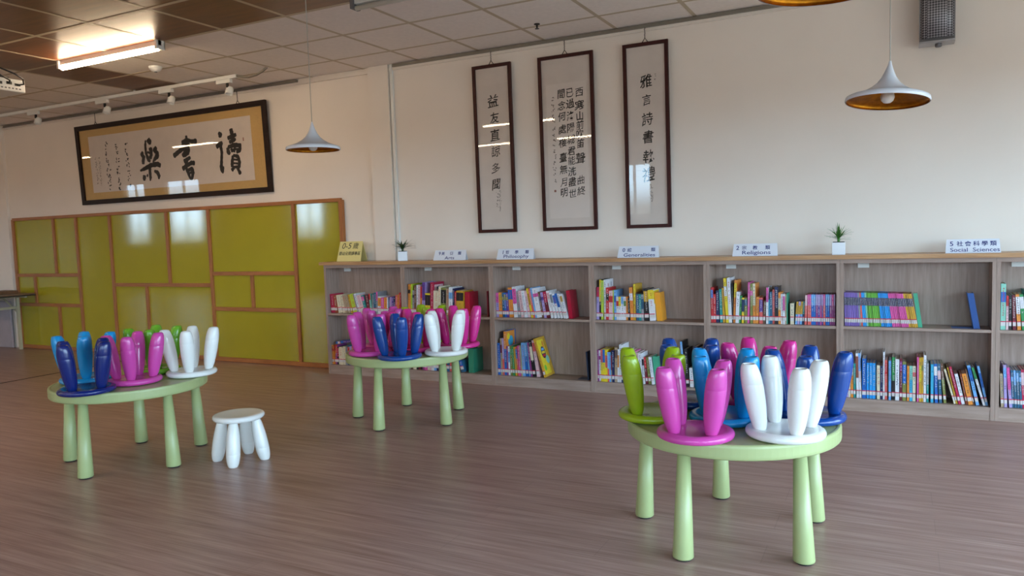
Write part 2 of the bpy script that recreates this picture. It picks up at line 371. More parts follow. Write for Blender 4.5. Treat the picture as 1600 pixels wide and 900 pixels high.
obj('bottom_trim', B(-.1,.1,-.158,-.03,-.012,.0), mat('silver_trim','#a8a8ac',.35,metal=.5), t)
bm = bmesh.new(); lathe(bm, [(0,-.035),(.016,-.034),(.02,-.028),(.02,-.012)], 16, cy=-.10, cx=.01); obj('bracket_knob', bm, M_speaker, t, smooth=True)
obj('wall_bracket', B(-.03,.03,-.03,-.0,.05,.30), M_speaker, t)
# projector at the left edge
t = thing('projector', 'white ceiling projector with black cables at the left edge of the photo', 'projector', (-6.09,-2.18,2.455))
obj('projector_body', B(-.32,0,-.44,0,0,.095,bevel=.01), M_whitem, t)
bm = bmesh.new()
for y, z, w, h in ((-.06,.045,.04,.018),(-.12,.05,.04,.022),(-.20,.045,.06,.02),(-.28,.05,.03,.02),(-.36,.045,.05,.02)): box(bm, -.003, .0025, y-w/2, y+w/2, z, z+h)
obj('port', bm, M_black, t)
bm = bmesh.new()
for i in range(12): box(bm, -.003, .002, -.05-i*.026, -.036-i*.026, .018, .028)
obj('vent', bm, M_speaker, t)
bm = bmesh.new(); tube(bm, [(-.16,-.30,.10),(-.16,-.30,HC-2.455)], .02, 12); obj('mount_pole', bm, M_black, t)
obj('mount_plate', B(-.26,-.03,-.40,-.10,.0955,.112), M_black, t)
for pts in ([(-.10,-.48,.26),(-.04,-.36,.215),(.02,-.22,.165),(.045,-.10,.125),(.05,-.045,.095),(.03,-.03,.06),(.004,-.06,.052)],[(-.10,-.46,.20),(-.02,-.34,.155),(.03,-.20,.105),(.03,-.13,.075),(.004,-.12,.06)],[(-.12,-.5,.16),(.0,-.40,.14),(.03,-.28,.10),(.004,-.20,.055)]):
    bm = bmesh.new(); tube(bm, pts, .0065, 8); obj('cable', bm, M_black, t, smooth=True)

# ---------------------------------------------------------------- framed calligraphy
# brush strokes as (x, z, half width) in metres on the wall
BRUSH = {'le':[[(-7.512,2.43,0.0194),(-7.488,2.391,0.0249),(-7.504,2.369,0.0083)],[(-7.548,2.419,0.0083),(-7.562,2.355,0.0125),(-7.562,2.281,0.0125),(-7.535,2.204,0.0153),(-7.502,2.183,0.0111)],[(-7.51,2.314,0.0111),(-7.472,2.316,0.0152),(-7.478,2.256,0.0152),(-7.506,2.211,0.0166)],[(-7.541,2.288,0.0083),(-7.493,2.275,0.0097)],[(-7.61,2.298,0.0112),(-7.634,2.267,0.0169),(-7.602,2.237,0.0154),(-7.62,2.201,0.0168),(-7.624,2.159,0.014)],[(-7.383,2.332,0.0137),(-7.421,2.298,0.0192),(-7.376,2.266,0.015),(-7.386,2.235,0.0219),(-7.438,2.197,0.0124),(-7.469,2.171,0.0041)],[(-7.688,2.092,0.0071),(-7.608,2.111,0.0154),(-7.507,2.141,0.0166),(-7.395,2.147,0.0192),(-7.342,2.125,0.0164)],[(-7.513,2.146,0.0139),(-7.527,2.082,0.0153),(-7.527,2.007,0.0139),(-7.538,1.97,0.0056)],[(-7.622,2.041,0.0169),(-7.631,1.999,0.0183),(-7.621,1.98,0.007)],[(-7.565,2.047,0.0084),(-7.582,2.02,0.0098)],[(-7.457,2.077,0.0097),(-7.404,2.055,0.0165),(-7.387,2.017,0.0165),(-7.397,1.981,0.0069)]],'shu':[[(-6.905,2.415,0.0104),(-6.904,2.366,0.0143),(-6.88,2.337,0.0103)],[(-6.985,2.341,0.0157),(-6.904,2.366,0.0155),(-6.827,2.346,0.0141),(-6.75,2.344,0.0191)],[(-6.985,2.332,0.0131),(-6.947,2.32,0.0156),(-6.868,2.327,0.0129)],[(-7.13,2.211,0.0186),(-7.046,2.251,0.0171),(-6.964,2.285,0.017),(-6.896,2.302,0.0117),(-6.856,2.312,0.0077)],[(-6.904,2.357,0.0104),(-6.932,2.269,0.0156),(-6.956,2.226,0.017),(-6.991,2.201,0.0157)],[(-6.946,2.261,0.013),(-6.886,2.27,0.0181),(-6.903,2.231,0.0156),(-6.971,2.2,0.0131)],[(-6.977,2.141,0.0183),(-6.909,2.168,0.0143),(-6.868,2.183,0.0116)],[(-7.01,2.066,0.0184),(-6.941,2.098,0.0143),(-6.861,2.124,0.0155),(-6.809,2.116,0.0167)],[(-6.908,2.177,0.0117),(-6.939,2.125,0.0117),(-6.955,2.09,0.0144),(-6.923,2.015,0.0143),(-6.902,1.96,0.0104)],[(-6.92,2.051,0.0117),(-6.86,2.061,0.0155),(-6.851,2.02,0.0155),(-6.876,1.958,0.0117),(-6.908,1.965,0.0117)],[(-6.923,2.015,0.0078),(-6.87,2.023,0.0091)]],'du':[[(-6.426,2.405,0.01),(-6.4,2.377,0.02),(-6.424,2.354,0.0086)],[(-6.476,2.256,0.0159),(-6.423,2.282,0.0172),(-6.378,2.299,0.0128)],[(-6.393,2.29,0.0114),(-6.41,2.261,0.0143),(-6.401,2.199,0.0129),(-6.415,2.118,0.0129),(-6.428,2.047,0.0158),(-6.417,2.005,0.0172),(-6.391,2.055,0.0057)],[(-6.246,2.429,0.0168),(-6.236,2.378,0.0168),(-6.232,2.337,0.0126)],[(-6.304,2.333,0.0141),(-6.239,2.348,0.0154),(-6.174,2.363,0.0139)],[(-6.286,2.291,0.0127),(-6.228,2.307,0.0154),(-6.185,2.318,0.0098)],[(-6.311,2.243,0.0127),(-6.218,2.26,0.0154),(-6.134,2.249,0.0152),(-6.145,2.199,0.0139),(-6.196,2.183,0.0112)],[(-6.311,2.243,0.0141),(-6.308,2.192,0.017),(-6.281,2.174,0.0113)],[(-6.262,2.239,0.007),(-6.252,2.187,0.0098)],[(-6.205,2.244,0.0098),(-6.231,2.186,0.0112)],[(-6.278,2.215,0.007),(-6.151,2.215,0.0069)],[(-6.247,2.157,0.0112),(-6.267,2.087,0.0141),(-6.272,2.037,0.0141)],[(-6.247,2.157,0.0098),(-6.178,2.141,0.0139),(-6.162,2.08,0.0139),(-6.181,2.02,0.014)],[(-6.251,2.116,0.007),(-6.181,2.106,0.007)],[(-6.254,2.078,0.007),(-6.184,2.069,0.007)],[(-6.272,2.037,0.0113),(-6.187,2.036,0.0098)],[(-6.243,2.035,0.0113),(-6.284,2.002,0.0141)],[(-6.201,2.032,0.0112),(-6.161,1.958,0.0153)]]}
def glyph_mesh(ch, size, shear=0.0, bold=0.0, jitter=0.0):
    c = bpy.data.curves.new('g','FONT'); c.body = ch; c.size = 1; c.resolution_u = 3; c.offset = bold; c.align_x='LEFT'
    o = bpy.data.objects.new('g', c); COL.objects.link(o); bpy.context.view_layer.update()
    me = bpy.data.meshes.new_from_object(o.evaluated_get(bpy.context.evaluated_depsgraph_get()))
    bpy.data.objects.remove(o); bpy.data.curves.remove(c)
    if not me.vertices: return me
    xs = [v.co.x for v in me.vertices]; ys = [v.co.y for v in me.vertices]
    cx, cy = (min(xs)+max(xs))/2, (min(ys)+max(ys))/2
    ph = [random.uniform(0,6.28) for _ in range(4)]
    for v in me.vertices:
        x, y = v.co.x-cx, v.co.y-cy
        x2 = x+shear*y+jitter*math.sin(y*7+ph[0])+jitter*.6*math.sin(x*11+ph[1])
        y2 = y+jitter*math.sin(x*7+ph[2])+.12*x*(1 if jitter else 0)+jitter*.6*math.sin(y*11+ph[3])
        v.co = (x2*size, 0, y2*size)
    return me
_gc = {}
def put_glyph(name, ch, x, y, z, size, m, parent, shear=0.0, bold=0.0, jitter=0.0, sx=1.0):
    me = glyph_mesh(ch, size, shear, bold, jitter)
    if sx != 1.0:
        for v in me.vertices: v.co.x *= sx
    o = obj(name, me, m, parent); o.location = (x, y, z); return o
def brush(bm, pts, y=0.0):
    """a brush stroke: overlapping discs and quads with changing width, in the xz plane"""
    P = []
    for (a, b) in zip(pts, pts[1:]):
        for t in range(6): f=t/6; P.append(tuple(a[i]*(1-f)+b[i]*f for i in range(3)))
    P.append(pts[-1]); n=len(P); L=[];Rr=[]
    for i,(x,z,r) in enumerate(P):
        a=P[max(i-2,0)]; b=P[min(i+2,n-1)]; dx,dz=b[0]-a[0],b[1]-a[1]; l=math.hypot(dx,dz) or 1; r2=r*(1+.10*math.sin(i*1.7))
        if i in (0,n-1): r2*=.55
        L.append(bm.verts.new((x-dz/l*r2,y,z+dx/l*r2))); Rr.append(bm.verts.new((x+dz/l*r2,y,z-dx/l*r2)))
    for i in range(n-1): bm.faces.new((L[i],Rr[i],Rr[i+1],L[i+1]))
def scribble(bm, x, z, s, y=0.0):
    """a tiny cursive mark too small to read"""
    for _ in range(random.randint(3,5)):
        x0=x+random.uniform(-.4,.4)*s; z0=z+random.uniform(-.45,.45)*s; a=random.choice((0.15,-1.2,-1.5,-.8,.4)); l=random.uniform(.3,.8)*s
        x1=x0+math.cos(a)*l*.7; z1=z0+math.sin(a)*l*.7
        brush(bm, [(x0,z0,s*.08),((x0+x1)/2+random.uniform(-.08,.08)*s,(z0+z1)/2,s*.12),(x1,z1,s*.05)], y)
def frame_parts(t, w, h, fw, d, mf, mount, mpaper, inner, tilt_y=0.0):
    """origin at bottom centre, frame faces -y"""
    bm = bmesh.new()
    for a in ((-w/2,w/2,-d,0,0,fw),(-w/2,w/2,-d,0,h-fw,h),(-w/2,-w/2+fw,-d,0,fw,h-fw),(w/2-fw,w/2,-d,0,fw,h-fw)): box(bm,*a)
    obj('frame', bm, mf, t)
    obj('backing', B(-w/2+fw,w/2-fw,-.008,-.003,fw,h-fw), mount, t)
    ix0, ix1, iz0, iz1 = inner
    p = obj('paper', B(ix0,ix1,-.0095,-.008,iz0,iz1), mpaper, t)
    obj('glass_pane', B(-w/2+fw,w/2-fw,-.0165,-.0145,fw,h-fw), M_glass, t)
    return p
def hooks(t, x, z0, ztop, d, k=0):
    bm = bmesh.new(); n = max(3,int((ztop-z0-.03)/.016))
    tube(bm, [(x-.022,-d/2,z0),(x,-d/2,z0+.032),(x+.022,-d/2,z0)], .0035, 6)
    for i in range(n):
        z = z0+.032+(ztop-z0-.032)*i/n; zz = z0+.032+(ztop-z0-.032)*(i+1)/n; s=.004
        tube(bm, [(x-(s if i%2 else 0),-d/2-(0 if i%2 else s),z),(x+(s if i%2 else 0),-d/2+(0 if i%2 else s),zz)], .0028, 5)
    obj('hanging_chain', bm, M_frame_dk, t)
BX = (-8.735,-5.737); BZ = (1.757,2.665)
TB = math.radians(2.2)
bc = (BX[0]+BX[1])/2; bw = BX[1]-BX[0]; bh = BZ[1]-BZ[0]
big = thing('calligraphy_picture','wide black-framed calligraphy with tan silk mount above the lime green panel','picture',(bc,-.004,BZ[0]),(TB,0,0))
pp = frame_parts(big, bw, bh, .052, .03, M_frame_dk, M_silk, M_paper, (-8.53-bc,-5.968-bc,1.89-BZ[0],2.534-BZ[0]))
for nm, key in (('ink_character','le'),('ink_character','shu'),('ink_character','du')):
    bm = bmesh.new()
    for i, st in enumerate(BRUSH[key]): brush(bm, [(x-bc,z-BZ[0],r*1.5) for x,z,r in st], -.0102-.00005*i)
    obj(nm, bm, M_ink, pp)
for x, za, zb, s, m in ((-7.885,2.415,1.971,.05,M_ink),(-8.062,2.398,1.929,.055,M_ink),(-8.228,2.443,1.949,.055,M_ink),(-8.375,2.276,1.989,.03,M_inkf),(-8.433,2.279,2.0,.03,M_inkf)):
    bm = bmesh.new(); n = int((za-zb)/(s*1.25))+1
    for i in range(n): scribble(bm, x-bc, za-(za-zb)*i/(n-1)-BZ[0], s*1.15, -.0102)
    obj('ink_inscription', bm, m, pp, kind='stuff')
obj('seal', B(-6.09-bc,-6.076-bc,-.0105,-.0095,2.29-BZ[0],2.325-BZ[0]), M_seal, pp)
hooks(big, -8.366-bc, bh, HC-.03-BZ[0], .02); hooks(big, -6.117-bc, bh, HC-.03-BZ[0], .02)
def scroll(x0, x1, z0, z1, chars, label, paper2=None):
    c = (x0+x1)/2; w = x1-x0; h = z1-z0
    t = thing('scroll_picture', label, 'picture', (c,-.004,z0), (math.radians(.8),0,0), group='three tall framed calligraphy scrolls')
    p = frame_parts(t, w, h, .027, .022, M_frame_rd, M_paper, M_paper2 if paper2 else M_paper, paper2 or (-w/2+.03,w/2-.03,.03,h-.03))
    for ch, x, z, s, b in chars:
        if ch == '*':
            bm = bmesh.new(); scribble(bm, x-c, z-z0, s, -.0102); obj('ink_inscription', bm, M_inkf, p, kind='stuff')
        elif ch == '#': obj('seal', B(x-c-s/2,x-c+s/2,-.0105,-.0095,z-z0-s/2,z-z0+s/2), M_seal, p)
        else: put_glyph('ink_character', ch, x-c, -.0102, z-z0, s, M_ink, p, shear=random.uniform(-.02,.12), bold=b, jitter=.026, sx=.92)
    hooks(t, 0, h, HC-.03-z0, .02); return t
scroll(-3.382,-3.016,1.277,2.687,[('益',-3.196,2.384,.115,.012),('友',-3.185,2.244,.095,.01),('直',-3.188,2.10,.105,.014),('諒',-3.187,1.966,.10,.006),('多',-3.193,1.823,.095,.004),('聞',-3.195,1.686,.10,.01)]+[('*',-3.165,1.625-i*.022,.02,0) for i in range(8)]+[('*',-3.192,1.61-i*.028,.022,0) for i in range(5)],'narrow scroll of six characters in a dark red frame, leftmost of three scrolls')
F2=[('西',-2.415,2.372),('塞',-2.416,2.266),('山',-2.416,2.185),('前',-2.417,2.115),('吹',-2.418,2.044),('笛',-2.418,1.968),('聲',-2.419,1.851),('曲',-2.421,1.677),('終',-2.421,1.59),('已',-2.495,2.376),('過',-2.495,2.29),('洛',-2.495,2.193),('陽',-2.495,2.099),('城',-2.496,2.005),('君',-2.496,1.913),('能',-2.496,1.838),('洗',-2.496,1.75),('盡',-2.497,1.668),('世',-2.497,1.574),('間',-2.57,2.374),('念',-2.57,2.282),('何',-2.57,2.195),('處',-2.57,2.093),('樓',-2.57,1.987),('臺',-2.57,1.868),('無',-2.57,1.769),('月',-2.57,1.667),('明',-2.57,1.584)]
scroll(-2.767,-2.29,1.276,2.682,[(c,x,z,.078 if c not in '聲塞' else .092,.004+.010*random.random()) for c,x,z in F2]+[('*',-2.647-.003*i/14,2.341-.65*i/14,.03,0) for i in range(15)]+[('#',-2.65,1.60,.018,0)],'widest scroll with columns of poem in a dark red frame, middle of three scrolls',(-.175,.175,.10,1.18))
scroll(-2.044,-1.689,1.275,2.683,[('雅',-1.866,2.393,.11,.012),('言',-1.863,2.253,.085,.006),('詩',-1.861,2.109,.10,.008),('書',-1.858,1.972,.10,.012),('執',-1.858,1.825,.10,.012),('禮',-1.861,1.688,.115,.006)]+[('*',-1.842,1.60-i*.024,.022,0) for i in range(6)]+[('*',-1.795,2.44-i*.02,.016,0) for i in range(3)],'scroll of six bold characters in a dark red frame, rightmost of three scrolls')

# ---------------------------------------------------------------- lime green panel wall
pw = thing('green_panel','lime green glossy wall panel divided by orange wood battens, left of the bookcases','panel',(0,0,0))
px0, px1, pz1 = -10.15, -4.875, 1.635
V = {'a':-9.325,'b':-8.886,'c':-9.775,'d':-9.325,'e':-8.268,'f':-7.308,'g':-7.70,'h':-6.657,'i':-6.076,'j':-5.472}
w = .022
cells = [(px0,V['a'],.93,pz1),(V['a'],V['b'],.93,pz1),(px0,V['c'],.56,.93),(V['c'],V['b'],.56,.93),(px0,V['d'],0,.56),(V['d'],V['b'],0,.56),(V['b'],V['e'],0,pz1),
 (V['e'],V['f'],.815,pz1),(V['f'],V['h'],.815,pz1),(V['e'],V['g'],0,.815),(V['g'],V['h'],0,.815),(V['h'],V['j'],.938,pz1),(V['h'],V['i'],.563,.938),(V['i'],V['j'],.563,.938),(V['h'],V['j'],0,.563),(V['j'],px1,0,pz1)]
for a,b,c,d in cells: obj('panel', B(a+.002,b-.002,-.022,-.002,c+.002,d-.002), M_green, pw)
def vb(x,z0,z1,ww=w): obj('batten', B(x-ww,x+ww,-.042,-.004,z0,z1,bevel=.002), M_slat, pw)
def hb(x0,x1,z,ww=w,dd=-.0415): obj('batten', B(x0,x1,dd,-.004,z-ww,z+ww,bevel=.002), M_slat_h, pw)
vb(px0,.0,pz1); vb(px1,.0,pz1); hb(px0,px1,pz1-.0,.018,-.043); hb(px0,px1,.025,.022)
for k_,z0,z1 in (('a',.95,1.617),('b',.047,1.617),('c',.58,.91),('d',.047,.54),('e',.047,1.617),('f',.835,1.617),('g',.047,.795),('h',.047,1.617),('i',.583,.918),('j',.047,1.617)): vb(V[k_],z0,z1,.020)
for a,b,z in ((px0,V['b'],.93),(px0,V['b'],.56),(V['e'],V['h'],.815),(V['h'],V['j'],.938),(V['h'],V['j'],.563)): hb(a+.022,b-.02,z,.020)

# ---------------------------------------------------------------- bookcases
UP = .8886; U0 = -4.9318; NU = 8; D = .25
SIGNN = ['the yellow 0-5 sign','the Arts sign','the Philosophy sign','the Generalities sign','the Religions sign','the Social Sciences sign','the rightmost counter end','the far right end']
ulab = ['leftmost pale wood bookcase, beside the lime green panel','pale wood bookcase below the Arts sign','pale wood bookcase below the Philosophy sign','pale wood bookcase below the Generalities sign','pale wood bookcase below the Religions sign','pale wood bookcase below the Social Sciences sign','pale wood bookcase cut off by the right edge of the photo','pale wood bookcase just beyond the right edge of the photo']
for i in range(NU):
    x0 = U0+i*UP; t = thing('bookcase', ulab[i], 'bookcase', (x0,0,0), group='row of low pale wood bookcases'); W = UP-.001
    yb = -.046 if i == 0 else -.003; obj('side_panel', B(0,.0215,-D,yb,0,.996), M_shelf, t); obj('side_panel', B(W-.0215,W,-D,-.003,0,.996), M_shelf, t)
    yk = -.066 if i == 0 else -.03; obj('back_panel', B(.0215,W-.0215,yk,yk+.018,.085,.996), M_shelf, t)
    obj('shelf', B(.0215,W-.0215,-D+.003,yk,.553,.572,bevel=.0015), M_shelf_h, t)
    obj('bottom_board', B(.0215,W-.0215,-D+.001,yk,.065,.084), M_shelf_h, t)
    obj('plinth', B(.0215,W-.0215,-D+.004,-D+.02,0,.0645), M_shelf_h, t)
    obj('top_board', B(0,W,-D,yb,.9965,1.0245), M_shelf_h, t)
    obj('shelf_tag', B(.10,.17,yk-.015,yk-.0002,.955,.9955), M_whitem, t)
bm = bmesh.new(); box(bm,-4.85,U0+NU*UP,-.28,-.001,1.025,1.052); box(bm,U0-.03,-4.8495,-.28,-.0455,1.025,1.052)
tag(obj('counter_top', bm, M_top), 'long oak-edged counter top running along all the bookcases', 'counter')

# signs on the counter
ZT = 1.0525
def sign(xc, w, h, y, lines, label, m, mt, lean=.35, zc=ZT):
    t = thing('shelf_sign', label, 'sign', (xc, y, zc)); dy = h*math.tan(lean)
    bm = bmesh.new(); th=.003; e=.008
    v=[(-w/2-e*.6,0,0),(w/2+e*.6,0,0),(w/2-e*.3,dy,h),(-w/2+e*.3,dy,h)]
    f=[bm.verts.new(p) for p in v]; bk=[bm.verts.new((p[0],p[1]+th,p[2])) for p in v]
    bm.faces.new(f); bm.faces.new(bk[::-1])
    for k in range(4): bm.faces.new((f[k],f[(k+1)%4],bk[(k+1)%4],bk[k]))
    obj('sign_face', bm, m, t)
    bm = bmesh.new(); b2=[(-w/2+e,dy*2+th,0),(w/2-e,dy*2+th,0),(w/2-e,dy+th,h-.001),(-w/2+e,dy+th,h-.001)]
    f=[bm.verts.new(p) for p in b2]; bk=[bm.verts.new((p[0],p[1]+th,p[2])) for p in b2]
    bm.faces.new(f); bm.faces.new(bk[::-1])
    for k in range(4): bm.faces.new((f[k],f[(k+1)%4],bk[(k+1)%4],bk[k]))
    obj('sign_stand', bm, m, t)
    for ch, x, fz, s, sx, shr, bold in lines:
        me = glyph_mesh(ch, s, shr, bold)
        for vv in me.vertices:
            z = fz*h+vv.co.z*math.cos(lean)*.95; vv.co.x = x+vv.co.x*sx; vv.co.z = z; vv.co.y = z*math.tan(lean)-.0008
        obj('lettering', me, mt, t)
SY=-.215
sign(-4.70,.27,.185,-.17,[('0-5',-.045,.78,.085,1.0,.15,0),('歲',.06,.78,.068,1.0,.1,.004)]+[(c,-.108+i*.036,.40,.040,.88,.12,.01) for i,c in enumerate('嬰幼兒閱讀專區')],'pale yellow sign reading 0-5 at the left end of the counter',M_signy,M_blacktxt,.3)
def two(xc, w, top, en, ens, label, name_sx=1.0):
    sign(xc, w, .086, SY, [(c,x,.68,s,1.0,0,.012) for c,x,s in top]+[(en,0.01 if len(en)>5 else .0,.24,ens,name_sx,0,.004)], label, M_sign, M_navytxt)
two(-3.575,.315,[('9',-.105,.045),('美',-.07,.034),('術',.015,.034),('類',.095,.034)],'Arts',.041,'white sign reading 9 Arts on the counter, second sign from the left',1.35)
two(-2.945,.33,[('1',-.115,.045),('哲',-.075,.034),('學',.01,.034),('類',.105,.034)],'Philosophy',.041,'white sign reading 1 Philosophy on the counter, left of Generalities',1.3)
two(-1.90,.315,[('0',-.115,.045),('總',-.07,.034),('類',.115,.034)],'Generalities',.041,'white sign reading 0 Generalities on the counter below the rightmost scroll',1.25)
two(-1.045,.30,[('2',-.12,.045),('宗',-.075,.034),('教',.0,.034),('類',.085,.034)],'Religions',.041,'white sign reading 2 Religions on the counter, left of the potted plant',1.35)
two(.275,.29,[('5',-.115,.045),('社',-.07,.037),('會',-.025,.037),('科',.02,.037),('學',.065,.037),('類',.11,.037)],'Social  Sciences',.039,'white sign reading 5 Social Sciences on the counter, rightmost sign',1.1)

# potted plants
def plant(x, y, rz, label, tall, m, seed):
    t = thing('potted_plant', label, 'plant', (x,y,ZT), (0,0,rz)); s=.041
    bm = bmesh.new(); z1=.083
    box(bm,-s,s,-s,s,0,z1,bevel=.002); obj('pot', bm, M_pot, t)
    obj('soil', B(-s+.005,s-.005,-s+.005,s-.005,z1,z1+.004), M_soil, t)
    rr = random.Random(seed); bm = bmesh.new()
    tube(bm, [(0,0,z1+.002),(0,0,z1+.03)], .009, 8)
    n = 46
    for i in range(n):
        a = i*2.4+rr.uniform(-.2,.2); el = rr.uniform(.25,1.45) if tall else rr.uniform(.2,1.15); L = rr.uniform(.085,.125)*(1.0 if tall else 1.05)
        z0 = z1+.012+.03*(i/n); d = Vector((math.cos(a)*math.cos(el),math.sin(a)*math.cos(el),math.sin(el))); sd = Vector((-math.sin(a),math.cos(a),0)); up=sd.cross(d)*-1
        prev=None
        for q in range(5):
            f=q/4; p=Vector((0,0,z0))+d*L*f-Vector((0,0,1))*.022*f*f; wd=(.0055 if tall else .0062)*(1-f)**.7*(1 if q else .7)+.0004
            vv=(bm.verts.new(p-sd*wd),bm.verts.new(p+Vector((0,0,-.001))),bm.verts.new(p+sd*wd))
            if prev: bm.faces.new((prev[0],prev[1],vv[1],vv[0])); bm.faces.new((prev[1],prev[2],vv[2],vv[1]))
            prev=vv
    obj('foliage', bm, m, t, kind='stuff')
plant(-4.085,-.17,.55,'small dark spiky plant in a white cube pot near the left end of counter',False,M_leafd,3)
plant(-.502,-.17,.05,'small bright green spiky plant in a white cube pot left of Social Sciences sign',True,M_leaf,5)

# ---------------------------------------------------------------- books
HEX = dict(crimson='#b01a45',rust='#9a4a2a',cream='#d9cdb0',tan='#ab9478',mustard='#c99a2a',lime='#b6cc3a',grey='#8d9095',white='#dcdbe0',blush='#dbb3b8',teal='#1f8a86',pink='#d4559c',maroon='#6b1a2a',mint='#86c4b0',
 petrol='#2a5d7c',orange='#e08a35',navy='#1d2552',lilac='#a894c8',purple='#5c3a8a',coral='#d9605a',red='#c22a30',olive='#7d8040',black='#18171c',brown='#6d4a38',sky='#6ea6dc',blue='#1f62b4',yellow='#e4c829',green='#2f8a4c',
 cyan='#3aa6cc',plum='#8e3a7c',violet='#7d62b0',cyanblue='#1f92dc',grass='#6cb23c',rose='#d6529a',gold='#cf9c2c')
WORD = dict(petrol='dark blue',coral='salmon red',blush='pale pink',sky='light blue',cyanblue='bright blue',grass='grass green',rose='rose pink',plum='plum purple',mint='mint green',lilac='lilac',cyan='cyan blue')
